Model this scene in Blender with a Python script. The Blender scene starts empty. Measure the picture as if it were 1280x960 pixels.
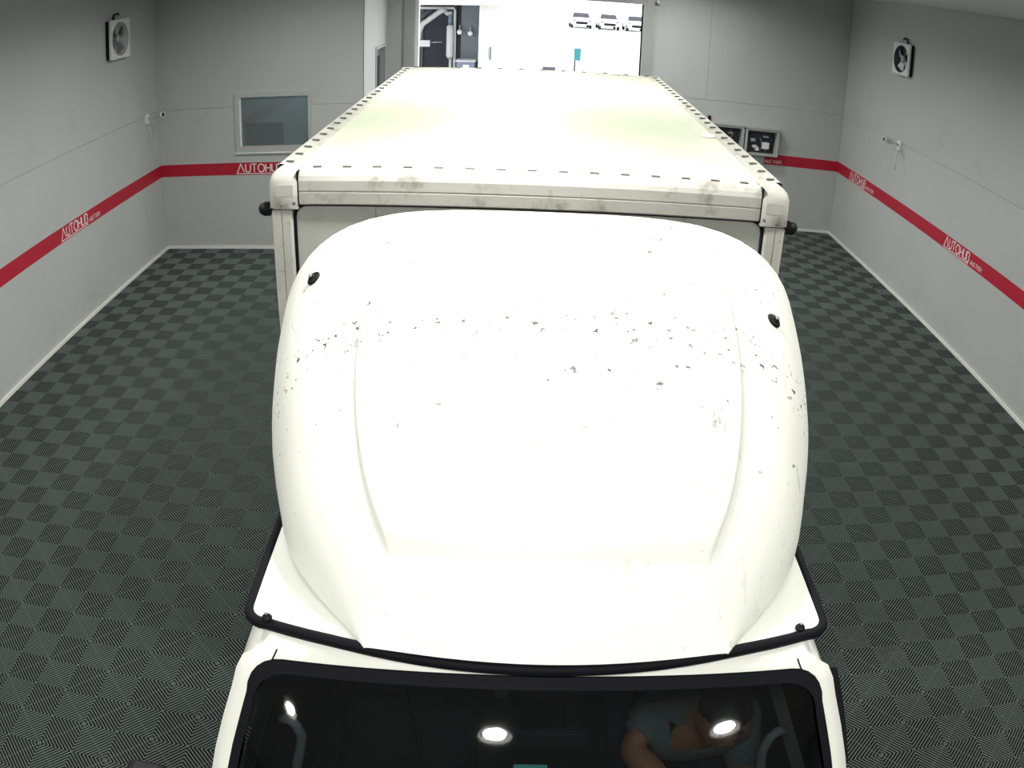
import bpy, bmesh, math, random
from mathutils import Vector, Matrix
from mathutils.geometry import delaunay_2d_cdt

random.seed(7)
SC = bpy.context.scene
COL = SC.collection
PI = math.pi

# ------------------------------------------------------------------ camera
CAM_Z = 3.2016
cam_data = bpy.data.cameras.new('camera')
camera = bpy.data.objects.new('camera', cam_data)
COL.objects.link(camera)
SC.camera = camera
# the photograph comes from a wide security camera with barrel distortion
cam_data.type = 'PANO'
cam_data.panorama_type = 'FISHEYE_LENS_POLYNOMIAL'
cam_data.sensor_width, cam_data.sensor_height = 36.0, 27.0
cam_data.fisheye_fov = PI
cam_data.fisheye_polynomial_k0 = 0.0
cam_data.fisheye_polynomial_k1 = -0.03467032854633266
cam_data.fisheye_polynomial_k2 = 0.00014337741139409382
cam_data.fisheye_polynomial_k3 = -1.244699206636816e-05
cam_data.fisheye_polynomial_k4 = 1.888570263768193e-07
cam_data.shift_x, cam_data.shift_y = 0.0017816, -0.0439069
cam_data.lens = 29.0
cam_data.clip_start, cam_data.clip_end = 0.05, 500
R_ = Vector((0.9994157014, 0.0107695833, 0.0324387399))
U_ = Vector((-0.0339485083, 0.4229840307, 0.9055009710))
F_ = Vector((0.0039692009, 0.9060731349, -0.4231024931))
camera.matrix_world = Matrix(((R_.x, U_.x, -F_.x, 0), (R_.y, U_.y, -F_.y, 0), (R_.z, U_.z, -F_.z, CAM_Z), (0, 0, 0, 1)))

# ------------------------------------------------------------------ world, exposure
world = bpy.data.worlds.new('sky')
SC.world = world
world.use_nodes = True
bg = world.node_tree.nodes['Background']
bg.inputs[0].default_value = (0.93, 0.97, 1.0, 1)
bg.inputs[1].default_value = 3.2
SC.view_settings.view_transform = 'Standard'
SC.view_settings.look = 'None'
SC.view_settings.gamma = 1
SC.view_settings.use_curve_mapping = False
SC.view_settings.exposure = 0.0
LAMP_W = 32.0
LAMP_SPREAD = math.radians(172)
SC.cycles.use_denoising = True if hasattr(SC, 'cycles') else None

# ------------------------------------------------------------------ materials
MATS = {}
def mat(name, col, rough=0.5, spec=0.5, metal=0.0, var=0.06, scale=6.0, bump=0.0, bscale=60.0, emit=None, estr=0.0, dirt=None, coat=0.0):
    m = bpy.data.materials.new(name); m.use_nodes = True
    nt = m.node_tree; b = nt.nodes['Principled BSDF']
    b.inputs['Roughness'].default_value = rough
    b.inputs['Metallic'].default_value = metal
    b.inputs['Specular IOR Level'].default_value = spec
    b.inputs['Coat Weight'].default_value = coat
    tc = nt.nodes.new('ShaderNodeTexCoord')
    nz = nt.nodes.new('ShaderNodeTexNoise'); nz.inputs['Scale'].default_value = scale; nz.inputs['Detail'].default_value = 4
    nt.links.new(tc.outputs['Object'], nz.inputs['Vector'])
    mx = nt.nodes.new('ShaderNodeMix'); mx.data_type = 'RGBA'
    a = [max(0, c * (1 - var)) for c in col]; d = [min(1, c * (1 + var)) for c in col]
    mx.inputs[6].default_value = (*a, 1); mx.inputs[7].default_value = (*d, 1)
    nt.links.new(nz.outputs['Fac'], mx.inputs[0])
    out = mx.outputs[2]
    if dirt:                       # dirt = (colour, noise scale, threshold, softness, strength)
        dc, ds, th, sf, st = dirt
        n2 = nt.nodes.new('ShaderNodeTexNoise'); n2.inputs['Scale'].default_value = ds; n2.inputs['Detail'].default_value = 6; n2.inputs['Roughness'].default_value = 0.65
        nt.links.new(tc.outputs['Object'], n2.inputs['Vector'])
        mr = nt.nodes.new('ShaderNodeMapRange'); mr.inputs[1].default_value = th; mr.inputs[2].default_value = th + sf; mr.inputs[4].default_value = st
        nt.links.new(n2.outputs['Fac'], mr.inputs[0])
        m2 = nt.nodes.new('ShaderNodeMix'); m2.data_type = 'RGBA'; m2.inputs[7].default_value = (*dc, 1)
        nt.links.new(mr.outputs[0], m2.inputs[0]); nt.links.new(out, m2.inputs[6]); out = m2.outputs[2]
    nt.links.new(out, b.inputs['Base Color'])
    if bump:
        n3 = nt.nodes.new('ShaderNodeTexNoise'); n3.inputs['Scale'].default_value = bscale; n3.inputs['Detail'].default_value = 3
        nt.links.new(tc.outputs['Object'], n3.inputs['Vector'])
        bp = nt.nodes.new('ShaderNodeBump'); bp.inputs['Strength'].default_value = bump; bp.inputs['Distance'].default_value = 0.01
        nt.links.new(n3.outputs['Fac'], bp.inputs['Height']); nt.links.new(bp.outputs[0], b.inputs['Normal'])
    if emit:
        b.inputs['Emission Color'].default_value = (*emit, 1); b.inputs['Emission Strength'].default_value = estr
    MATS[name] = m
    return m

mat('wall_paint', (0.482, 0.497, 0.485), 0.62, 0.3, var=0.035, scale=1.3, bump=0.10, bscale=40, dirt=((0.36, 0.36, 0.345), 2.2, 0.56, 0.2, 0.35))
mat('ceiling_paint', (0.78, 0.77, 0.78), 0.7, 0.2, var=0.03)
mat('joint', (0.30, 0.31, 0.30), 0.8)
mat('baseboard_paint', (0.80, 0.80, 0.74), 0.5, var=0.03)
mat('band_red', (0.45, 0.012, 0.035), 0.45, 0.4, var=0.07, scale=3)
mat('letter_white', (0.85, 0.82, 0.82), 0.5, var=0.02)
mat('tile_plastic', (0.128, 0.152, 0.146), 0.7, 0.10, var=0.12, scale=3.0)
mat('floor_base', (0.012, 0.014, 0.014), 0.9, 0.1)
mat('truck_white', (0.80, 0.81, 0.74), 0.30, 0.5, var=0.02, coat=0.3)
mat('frp_white', (0.64, 0.67, 0.54), 0.45, 0.4, var=0.05, scale=1.6, dirt=((0.44, 0.47, 0.40), 1.7, 0.50, 0.25, 0.45))
mat('dirty_rail', (0.50, 0.49, 0.45), 0.55, 0.3, var=0.10, scale=9, dirt=((0.22, 0.20, 0.17), 14, 0.54, 0.14, 0.65))
mat('panel_grey', (0.50, 0.51, 0.47), 0.6, 0.3, var=0.06, scale=7, dirt=((0.30, 0.29, 0.26), 9, 0.56, 0.2, 0.45))
mat('rubber', (0.005, 0.005, 0.008), 0.6, 0.12)
mat('black_plastic', (0.007, 0.007, 0.009), 0.5, 0.2)
mat('rivet_metal', (0.10, 0.10, 0.09), 0.5, 0.4)
mat('steel', (0.42, 0.42, 0.42), 0.35, metal=0.9)
mat('tyre', (0.015, 0.015, 0.015), 0.8)
mat('interior_dark', (0.022, 0.024, 0.030), 0.75, 0.2)
mat('interior_grey', (0.34, 0.40, 0.37), 0.6, 0.3)
mat('seat_cloth', (0.025, 0.027, 0.034), 0.9, 0.1, bump=0.2)
mat('skin', (0.36, 0.16, 0.085), 0.5, 0.4, var=0.08, scale=14)
mat('hair', (0.012, 0.010, 0.009), 0.6)
mat('shirt', (0.15, 0.19, 0.175), 0.85, 0.2, bump=0.15, bscale=90)
mat('trousers', (0.03, 0.035, 0.05), 0.9, 0.2)
mat('teal_sticker', (0.10, 0.50, 0.42), 0.5)
mat('white_plastic', (0.78, 0.78, 0.76), 0.45, var=0.03)
mat('grey_plastic', (0.36, 0.38, 0.37), 0.5)
mat('aluminium', (0.55, 0.56, 0.54), 0.4, metal=0.35)
mat('cabinet_grey', (0.42, 0.45, 0.43), 0.5)
mat('device_dark', (0.03, 0.035, 0.05), 0.6)
mat('monitor_dark', (0.02, 0.035, 0.05), 0.5)
mat('office_wall', (0.45, 0.50, 0.50), 0.8)
mat('concrete', (0.72, 0.71, 0.68), 0.9, 0.1, var=0.05, scale=0.8)
mat('shed_dark', (0.085, 0.09, 0.105), 0.8, 0.2, var=0.2, scale=2)
mat('shed_steel', (0.16, 0.18, 0.21), 0.6, 0.3, var=0.1)
mat('siding', (0.80, 0.78, 0.74), 0.7, 0.2)
mat('pipe_white', (0.62, 0.63, 0.64), 0.5)
mat('bin_blue', (0.20, 0.24, 0.33), 0.5)
mat('car_white', (0.8, 0.8, 0.8), 0.3)
mat('glass_dark', (0.010, 0.012, 0.02), 0.08, 0.6)
mat('sign_teal', (0.02, 0.16, 0.20), 0.5)
mat('lens_glow', (1, 1, 1), 0.4, emit=(1.0, 1.0, 0.97), estr=14.0)

def glass_mat(name, tint, mix_gloss, rough=0.02, diffuse=None, dfac=0.0):
    m = bpy.data.materials.new(name); m.use_nodes = True; nt = m.node_tree; nt.nodes.clear()
    o = nt.nodes.new('ShaderNodeOutputMaterial'); t = nt.nodes.new('ShaderNodeBsdfTransparent'); t.inputs[0].default_value = (*tint, 1)
    g = nt.nodes.new('ShaderNodeBsdfGlossy'); g.inputs['Roughness'].default_value = rough; g.inputs[0].default_value = (1, 1, 1, 1)
    fr = nt.nodes.new('ShaderNodeFresnel'); fr.inputs[0].default_value = mix_gloss
    mx = nt.nodes.new('ShaderNodeMixShader')
    base = t.outputs[0]
    if diffuse:
        d = nt.nodes.new('ShaderNodeBsdfDiffuse'); d.inputs[0].default_value = (*diffuse, 1)
        m0 = nt.nodes.new('ShaderNodeMixShader'); m0.inputs[0].default_value = dfac
        nt.links.new(t.outputs[0], m0.inputs[1]); nt.links.new(d.outputs[0], m0.inputs[2]); base = m0.outputs[0]
    nt.links.new(fr.outputs[0], mx.inputs[0]); nt.links.new(base, mx.inputs[1]); nt.links.new(g.outputs[0], mx.inputs[2])
    nt.links.new(mx.outputs[0], o.inputs[0]); MATS[name] = m
glass_mat('windshield_glass', (0.42, 0.46, 0.48), 1.72)
glass_mat('window_glass', (0.60, 0.68, 0.70), 1.5, diffuse=(0.22, 0.26, 0.27), dfac=0.42)

# deflector paint: white gel coat with scratches and specks of wear
def deflector_mat():
    m = bpy.data.materials.new('deflector_paint'); m.use_nodes = True; nt = m.node_tree; b = nt.nodes['Principled BSDF']
    b.inputs['Roughness'].default_value = 0.5; b.inputs['Specular IOR Level'].default_value = 0.3
    tc = nt.nodes.new('ShaderNodeTexCoord'); L = nt.links.new
    def noise(s, d=5, r=0.6, vec=None):
        n = nt.nodes.new('ShaderNodeTexNoise'); n.inputs['Scale'].default_value = s; n.inputs['Detail'].default_value = d; n.inputs['Roughness'].default_value = r
        L(vec if vec else tc.outputs['Object'], n.inputs['Vector']); return n.outputs['Fac']
    def rng(v, a, c, o0=0., o1=1.):
        n = nt.nodes.new('ShaderNodeMapRange'); n.inputs[1].default_value = a; n.inputs[2].default_value = c; n.inputs[3].default_value = o0; n.inputs[4].default_value = o1
        L(v, n.inputs[0]); return n.outputs[0]
    def mth(op, a, c):
        n = nt.nodes.new('ShaderNodeMath'); n.operation = op
        for i, v in enumerate((a, c)):
            if isinstance(v, (int, float)): n.inputs[i].default_value = v
            else: L(v, n.inputs[i])
        return n.outputs[0]
    sep = nt.nodes.new('ShaderNodeSeparateXYZ'); L(tc.outputs['Object'], sep.inputs[0])
    # a worn line across the shell, about two thirds of the way back
    d = mth('ABSOLUTE', mth('SUBTRACT', sep.outputs[1], 0.12), 0)
    line = rng(d, 0.02, 0.10, 1.0, 0.0)
    patch = rng(noise(2.2, 3), 0.50, 0.68)
    speck = rng(noise(46, 3, 0.65), 0.625, 0.645)
    scr_map = nt.nodes.new('ShaderNodeMapping'); scr_map.inputs['Scale'].default_value = (44, 9, 9); scr_map.inputs['Rotation'].default_value = (0, 0, 0.45)
    L(tc.outputs['Object'], scr_map.inputs[0])
    scr = rng(noise(1.0, 4, 0.6, scr_map.outputs[0]), 0.625, 0.645)
    f1 = mth('MULTIPLY', speck, mth('ADD', mth('MULTIPLY', line, 0.95), mth('MULTIPLY', patch, 0.45)))
    f2 = mth('MULTIPLY', scr, mth('MULTIPLY', patch, 0.85))
    rare = rng(noise(40, 2, 0.5), 0.71, 0.73)
    upper = rng(sep.outputs[1], -0.30, -0.05, 0.20, 1.0)
    fac = mth('MULTIPLY', mth('MINIMUM', mth('ADD', mth('ADD', f1, f2), mth('MULTIPLY', rare, 0.8)), 0.97), upper)
    mx = nt.nodes.new('ShaderNodeMix'); mx.data_type = 'RGBA'
    mx.inputs[6].default_value = (0.82, 0.83, 0.76, 1); mx.inputs[7].default_value = (0.02, 0.018, 0.012, 1)
    L(fac, mx.inputs[0]); L(mx.outputs[2], b.inputs['Base Color'])
    MATS['deflector_paint'] = m
deflector_mat()

# ------------------------------------------------------------------ geometry helpers
class MB:
    def __init__(s): s.v = []; s.f = []; s.smooth = []
    def quad(s, pts, sm=False):
        i = len(s.v); s.v += [tuple(p) for p in pts]; s.f.append(tuple(range(i, i + len(pts)))); s.smooth.append(sm); return s
    def box(s, x0, x1, y0, y1, z0, z1):
        i = len(s.v)
        s.v += [(x0, y0, z0), (x1, y0, z0), (x1, y1, z0), (x0, y1, z0), (x0, y0, z1), (x1, y0, z1), (x1, y1, z1), (x0, y1, z1)]
        for f in ((3, 2, 1, 0), (4, 5, 6, 7), (0, 1, 5, 4), (1, 2, 6, 5), (2, 3, 7, 6), (3, 0, 4, 7)):
            s.f.append(tuple(i + k for k in f)); s.smooth.append(False)
        return s
    def loft(s, rings, closed=True, cap0=False, cap1=False, sm=True):
        n = len(rings[0]); b = len(s.v)
        for r in rings: s.v += [tuple(p) for p in r]
        for i in range(len(rings) - 1):
            for j in range(n if closed else n - 1):
                k = (j + 1) % n
                s.f.append((b + i * n + j, b + i * n + k, b + (i + 1) * n + k, b + (i + 1) * n + j)); s.smooth.append(sm)
        if cap0: s.f.append(tuple(b + j for j in reversed(range(n)))); s.smooth.append(False)
        if cap1: s.f.append(tuple(b + (len(rings) - 1) * n + j for j in range(n))); s.smooth.append(False)
        return s
    def tube(s, pts, r, n=8, caps=True, sm=True):
        pts = [Vector(p) for p in pts]; rings = []
        rr = r if isinstance(r, (list, tuple)) else [r] * len(pts)
        up = None
        for i, p in enumerate(pts):
            t = ((pts[min(i + 1, len(pts) - 1)] - pts[max(i - 1, 0)])).normalized()
            if up is None or abs(t.dot(up)) > 0.99: up = Vector((0, 0, 1)) if abs(t.z) < 0.9 else Vector((1, 0, 0))
            a = t.cross(up).normalized(); b = a.cross(t).normalized(); up = b
            rings.append([p + (a * math.cos(q) + b * math.sin(q)) * rr[i] for q in [2 * PI * k / n for k in range(n)]])
        return s.loft(rings, True, caps, caps, sm)
    def lathe(s, c, axis, prof, n=20, cap0=True, cap1=True, sm=True):   # prof = [(radius, height)...]
        c = Vector(c); ax = Vector(axis).normalized(); u = ax.orthogonal().normalized(); w = ax.cross(u)
        rings = [[c + ax * h + (u * math.cos(2 * PI * k / n) + w * math.sin(2 * PI * k / n)) * r for k in range(n)] for r, h in prof]
        return s.loft(rings, True, cap0, cap1, sm)
    def prism(s, poly, fn0, fn1, sm=False):            # polygon -> two faces + rim
        n = len(poly); a = [fn0(p) for p in poly]; b = [fn1(p) for p in poly]
        return s.loft([a, b], True, True, True, sm)
    def rbox(s, x0, x1, y0, y1, z0, z1, r=0.01, seg=3):   # box, edges parallel to Y rounded, ends slightly bevelled
        def ring(y, k):
            out = []
            for cx, cz, a0 in ((x1 - r, z1 - r, 0), (x0 + r, z1 - r, PI / 2), (x0 + r, z0 + r, PI), (x1 - r, z0 + r, 1.5 * PI)):
                for q in range(seg + 1):
                    a = a0 + PI / 2 * q / seg; out.append((cx + (r - k) * math.cos(a), y, cz + (r - k) * math.sin(a)))
            return out
        e = min(r * 0.5, (y1 - y0) * 0.2)
        return s.loft([ring(y0, e), ring(y0 + e, 0), ring(y1 - e, 0), ring(y1, e)], True, True, True, False)

WLOC = {}
def obj(name, mb, material, parent=None, label=None, category=None, group=None, kind=None, origin='base', xf=None, bevel=0):
    vs = [Vector(p) for p in mb.v]
    if xf: vs = [xf(p) for p in vs]
    lo = Vector([min(p[i] for p in vs) for i in range(3)]); hi = Vector([max(p[i] for p in vs) for i in range(3)])
    o = (lo + hi) / 2
    if origin == 'base': o.z = lo.z
    me = bpy.data.meshes.new(name); me.from_pydata([tuple(p - o) for p in vs], [], mb.f)
    me.polygons.foreach_set('use_smooth', mb.smooth)
    bm = bmesh.new(); bm.from_mesh(me); bmesh.ops.remove_doubles(bm, verts=bm.verts, dist=1e-5)
    bmesh.ops.recalc_face_normals(bm, faces=bm.faces); bm.to_mesh(me); bm.free()
    me.materials.append(MATS[material])
    ob = bpy.data.objects.new(name, me)
    return place(ob, o, parent, label, category, group, kind)
def place(ob, o, parent=None, label=None, category=None, group=None, kind=None):
    COL.objects.link(ob); o = Vector(o)
    WLOC[ob.name] = o.copy()
    if parent: ob.parent = parent; ob.location = o - WLOC[parent.name]
    else: ob.location = o
    if label: ob['label'] = label
    if category: ob['category'] = category
    if group: ob['group'] = group
    if kind: ob['kind'] = kind
    return ob
def empty(name, loc, label, category, group=None):
    e = bpy.data.objects.new(name, None); e.empty_display_size = 0.1
    return place(e, loc, None, label, category, group)
def copy_at(src, o, parent=None, rotz=None):
    c = src.copy(); COL.objects.link(c); o = Vector(o); WLOC[c.name] = o.copy()
    c.parent = parent; c.location = o - (WLOC[parent.name] if parent else Vector())
    if rotz is not None: c.rotation_euler.z = rotz
    return c
def in_poly(p, poly):
    x, y = p; c = False; n = len(poly)
    for i in range(n):
        a, b = poly[i], poly[(i + 1) % n]
        if (a[1] > y) != (b[1] > y) and x < (b[0] - a[0]) * (y - a[1]) / (b[1] - a[1]) + a[0]: c = not c
    return c
def fill(outer, holes=(), step=None):
    """2D polygon with holes -> (points, faces), optionally with an inner grid."""
    pts = []; edges = []
    for lp in [outer] + list(holes):
        b = len(pts); pts += [Vector(p) for p in lp]; edges += [(b + i, b + (i + 1) % len(lp)) for i in range(len(lp))]
    if step:
        x0 = min(p[0] for p in outer); x1 = max(p[0] for p in outer); y0 = min(p[1] for p in outer); y1 = max(p[1] for p in outer)
        def dist(p):
            m = 9
            for lp in [outer] + list(holes):
                for i in range(len(lp)):
                    a = Vector(lp[i]); b = Vector(lp[(i + 1) % len(lp)]); ab = b - a
                    t = max(0, min(1, (p - a).dot(ab) / max(ab.length_squared, 1e-12))); m = min(m, (p - a - ab * t).length)
            return m
        nx = int((x1 - x0) / step); ny = int((y1 - y0) / step)
        for i in range(1, nx):
            for j in range(1, ny):
                p = Vector((x0 + (x1 - x0) * i / nx, y0 + (y1 - y0) * j / ny))
                if in_poly(p, outer) and not any(in_poly(p, h) for h in holes) and dist(p) > step * 0.4: pts.append(p)
    v, e, f, *_ = delaunay_2d_cdt(pts, edges, [], 0, 1e-6)
    out = []
    for t in f:
        c = (v[t[0]] + v[t[1]] + v[t[2]]) / 3
        if in_poly(c, outer) and not any(in_poly(c, h) for h in holes): out.append(tuple(t))
    return v, out
def sheet(mb, v, f, fn, sm=False):
    b = len(mb.v); mb.v += [tuple(fn(p)) for p in v]
    for t in f: mb.f.append(tuple(b + i for i in t)); mb.smooth.append(sm)
def slab(mb, outer, holes, fn0, fn1, step=None):
    """a plate with holes: two sheets and the rims."""
    v, f = fill(outer, holes, step)
    sheet(mb, v, f, fn0); sheet(mb, v, f, fn1)
    for lp in [outer] + list(holes):
        n = len(lp)
        for i in range(n):
            a, b = lp[i], lp[(i + 1) % n]; mb.quad((fn0(Vector(a)), fn0(Vector(b)), fn1(Vector(b)), fn1(Vector(a))))
def rrect(x0, x1, y0, y1, r, seg=5):
    out = []
    for cx, cy, a0 in ((x1 - r, y1 - r, 0), (x0 + r, y1 - r, PI / 2), (x0 + r, y0 + r, PI), (x1 - r, y0 + r, 1.5 * PI)):
        out += [(cx + r * math.cos(a0 + PI / 2 * q / seg), cy + r * math.sin(a0 + PI / 2 * q / seg)) for q in range(seg + 1)]
    return out
def interp(tab, x):
    if x <= tab[0][0]: return tab[0][1]
    for i in range(len(tab) - 1):
        x0, y0 = tab[i]; x1, y1 = tab[i + 1]
        if x <= x1:
            def sl(k):
                if k == 0: return (tab[1][1] - tab[0][1]) / (tab[1][0] - tab[0][0])
                if k == len(tab) - 1: return (tab[-1][1] - tab[-2][1]) / (tab[-1][0] - tab[-2][0])
                return (tab[k + 1][1] - tab[k - 1][1]) / (tab[k + 1][0] - tab[k - 1][0])
            h = x1 - x0; t = (x - x0) / h; m0 = sl(i) * h; m1 = sl(i + 1) * h
            return (2*t**3-3*t*t+1)*y0 + (t**3-2*t*t+t)*m0 + (-2*t**3+3*t*t)*y1 + (t**3-t*t)*m1
    return tab[-1][1]

# ------------------------------------------------------------------ room shell
XL, XR = -4.4525, 4.7557
YL, YR = 9.6316, 11.3871        # nearer (left) and further (right) part of the back wall
XS = -1.771                     # where the back wall steps back
YF = -5.4                       # wall behind the camera
ZC = 3.6055
SEAM = 1.822
TH = 0.16
DX0, DX1, DZ = -1.399, 1.687, 3.095    # vehicle door opening
WX0, WX1, WZ0, WZ1 = -3.385, -2.405, 1.245, 1.993   # office window

def wall(name, outer, holes, fn, t, label=None):
    mb = MB(); slab(mb, outer, holes, lambda p: fn(p, 0.006), lambda p: fn(p, t))
    return obj(name, mb, 'joint', kind='structure')
def panels(parent, rects, fn, holes=()):
    for x0, x1, z0, z1 in rects:
        g = 0.0022; mb = MB(); o = [(x0 + g, z0 + g), (x1 - g, z0 + g), (x1 - g, z1 - g), (x0 + g, z1 - g)]
        hs = [h for h in holes if x0 < h[0][0] and h[2][0] < x1 and z0 <= h[0][1] and h[2][1] <= z1]
        slab(mb, o, hs, lambda p: fn(p, 0.0), lambda p: fn(p, 0.0055))
        obj('wall_panel', mb, 'wall_paint', parent)

# left wall
fnL = lambda p, d: (XL - d, p[0], p[1])
w = wall('wall_left', [(YF, 0), (YL + TH, 0), (YL + TH, ZC), (YF, ZC)], [], fnL, TH)
panels(w, [(YF, YL, 0, SEAM), (YF, YL, SEAM, ZC)], fnL)
# right wall
fnR = lambda p, d: (XR + d, p[0], p[1])
w = wall('wall_right', [(YF, 0), (YR + TH, 0), (YR + TH, ZC), (YF, ZC)], [], fnR, TH)
panels(w, [(YF, YR, 0, SEAM), (YF, YR, SEAM, ZC)], fnR)
# back wall, nearer left part, with the office window (panels are cut around it)
fnB = lambda p, d: (p[0], YL + d, p[1])
win = [(WX0, WZ0), (WX1, WZ0), (WX1, WZ1), (WX0, WZ1)]
w = wall('wall_back', [(XL - TH, 0), (XS - 0.008, 0), (XS - 0.008, ZC), (XL - TH, ZC)], [win], fnB, TH)
g = 0.0022
def poly_panel(parent, outer, fn):
    mb = MB(); slab(mb, outer, [], lambda p: fn(p, 0.0), lambda p: fn(p, 0.0055)); return obj('wall_panel', mb, 'wall_paint', parent)
poly_panel(w, [(XL, 0), (XS, 0), (XS, SEAM - g), (WX1, SEAM - g), (WX1, WZ0), (WX0, WZ0), (WX0, SEAM - g), (XL, SEAM - g)], fnB)
poly_panel(w, [(XL, SEAM + g), (WX0, SEAM + g), (WX0, WZ1), (WX1, WZ1), (WX1, SEAM + g), (XS, SEAM + g), (XS, ZC), (XL, ZC)], fnB)
# return of the back wall, with a side door
fnS = lambda p, d: (XS - d, p[0], p[1])
sd0, sd1, sdz = 10.475, 11.19, 2.40
w = wall('wall_return', [(YL + TH, 0), (sd0, 0), (sd0, sdz), (sd1, sdz), (sd1, 0), (YR + TH, 0), (YR + TH, ZC), (YL + TH, ZC)], [], fnS, TH)
poly_panel(w, [(YL, 0), (sd0, 0), (sd0, sdz), (sd1, sdz), (sd1, 0), (YR, 0), (YR, ZC), (YL, ZC)], fnS)
d1 = obj('door_1', MB().box(XS - 0.10, XS - 0.06, sd0 + 0.004, sd1 - 0.004, 0.01, sdz - 0.004), 'shed_steel', kind='structure')
mb = MB()
mb.box(XS - 0.06, XS + 0.012, sd0 - 0.04, sd0 + 0.004, 0, sdz + 0.04).box(XS - 0.06, XS + 0.012, sd1 - 0.004, sd1 + 0.04, 0, sdz + 0.04).box(XS - 0.06, XS + 0.012, sd0, sd1, sdz, sdz + 0.04)
obj('door_frame', mb, 'grey_plastic', d1)
mb = MB().box(XS - 0.06, XS - 0.052, sd0 + 0.10, sd1 - 0.10, 1.5, 2.28); obj('door_pane', mb, 'glass_dark', d1)
mb = MB().tube([(XS - 0.06, sd0 + 0.07, 1.0), (XS - 0.01, sd0 + 0.07, 1.0), (XS - 0.01, sd0 + 0.18, 1.0)], 0.01); obj('door_handle', mb, 'steel', d1)
# back wall, further right part, with the vehicle door opening
fnD = lambda p, d: (p[0], YR + d, p[1])
w = wall('wall_back_right', [(XS - TH, 0), (DX0, 0), (DX0, DZ), (DX1, DZ), (DX1, 0), (XR + TH, 0), (XR + TH, ZC), (XS - TH, ZC)], [], fnD, TH)
poly_panel(w, [(XS, 0), (DX0, 0), (DX0, DZ), (0.1, DZ), (0.1, ZC), (XS, ZC)], fnD)
poly_panel(w, [(0.1 + g, DZ), (DX1, DZ), (DX1, SEAM + g), (2.64, SEAM + g), (2.64, ZC), (0.1 + g, ZC)], fnD)
panels(w, [(DX1, XR, 0, SEAM), (2.64 + g, XR, SEAM, ZC)], fnD)
# wall behind the camera
fnF = lambda p, d: (p[0], YF - d, p[1])
w = wall('wall_front', [(XL - TH, 0), (XR + TH, 0), (XR + TH, ZC), (XL - TH, ZC)], [], fnF, TH)
panels(w, [(XL, XR, 0, SEAM), (XL, XR, SEAM, ZC)], fnF)
# ceiling of large boards
cmb = MB(); cmb.box(XL - TH, XR + TH, YF - TH, YR + TH, ZC + 0.006, ZC + 0.16)
ceiling = obj('ceiling', cmb, 'joint', kind='structure')
ny = 7; nx = 5
for i in range(nx):
    for j in range(ny):
        x0 = XL + (XR - XL) * i / nx; x1 = XL + (XR - XL) * (i + 1) / nx; y0 = YF + (YR - YF) * j / ny; y1 = YF + (YR - YF) * (j + 1) / ny
        if i == 0 and j == 0:
            cp = obj('ceiling_panel', MB().box(x0 + .004, x1 - .004, y0 + .004, y1 - .004, ZC, ZC + 0.0055), 'ceiling_paint', ceiling, origin='c')
            cl0 = WLOC[cp.name].copy()
        else:
            copy_at(cp, cl0 + Vector((x0 - XL, y0 - YF, 0)), ceiling)
# baseboards
def baseb(name, *b): obj(name, MB().box(*b), 'baseboard_paint', kind='structure')
baseb('baseboard_left', XL, XL + 0.022, YF, YL, 0, 0.032)
baseb('baseboard_right', XR - 0.022, XR, YF, YR, 0, 0.032)
baseb('baseboard_back', XL + 0.022, XS, YL - 0.018, YL, 0, 0.032)
baseb('baseboard_back_right', DX1 + 0.15, XR - 0.022, YR - 0.018, YR, 0, 0.032)
# vehicle door: posts, lintel, shutter bracket
def trim(n, mb, m='white_plastic', **k): return obj('trim_%d' % n, mb, m, kind='structure', **k)
trim(6, MB().box(DX0 - 0.142, DX0, YR - 0.03, YR + TH, 0, DZ + 0.10), 'grey_plastic')
trim(7, MB().box(DX1, DX1 + 0.143, YR - 0.03, YR + TH, 0, DZ + 0.10), 'grey_plastic')
trim(8, MB().box(DX0, DX1, YR - 0.03, YR + TH, DZ, DZ + 0.10), 'grey_plastic')
trim(9, MB().box(DX0, DX0 + 0.055, YR + 0.03, YR + TH, 0, DZ), 'white_plastic')
sb = empty('shutter_bracket', (1.86, YR - 0.05, DZ + 0.03), 'small grey bracket at the upper right corner of the vehicle door', 'bracket')
obj('bracket_plate', MB().box(1.832, 1.90, YR - 0.05, YR, DZ + 0.02, DZ + 0.14), 'grey_plastic', sb)
obj('bracket_pin', MB().tube([(1.865, YR - 0.12, DZ + 0.06), (1.865, YR - 0.04, DZ + 0.06)], 0.02), 'steel', sb)

# red band with lettering
ZB0, ZB1 = 0.960, 1.1146
def stroke(mb, pts, w, fn, closed=False):
    pts = [Vector(p) for p in pts]; n = len(pts); L = []; Rr = []
    for i in range(n):
        a = pts[i - 1] if (i > 0 or closed) else pts[i]; b = pts[(i + 1) % n] if (i < n - 1 or closed) else pts[i]
        d1_ = (pts[i] - a); d2_ = (b - pts[i])
        if d1_.length < 1e-9: d1_ = d2_
        if d2_.length < 1e-9: d2_ = d1_
        d1_.normalize(); d2_.normalize(); t = (d1_ + d2_)
        if t.length < 1e-6: t = d1_
        t.normalize(); nrm = Vector((-t.y, t.x)); k = min(2.0, 1 / max(0.4, nrm.dot(Vector((-d1_.y, d1_.x)))))
        L.append(pts[i] + nrm * w / 2 * k); Rr.append(pts[i] - nrm * w / 2 * k)
    m = n if closed else n - 1
    for i in range(m):
        j = (i + 1) % n
        mb.quad((fn(L[i]), fn(L[j]), fn(Rr[j]), fn(Rr[i])))
def arc(cx, cy, rx, ry, a0, a1, n=10): return [(cx + rx * math.cos(math.radians(a0 + (a1 - a0) * i / n)), cy + ry * math.sin(math.radians(a0 + (a1 - a0) * i / n))) for i in range(n + 1)]
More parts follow.
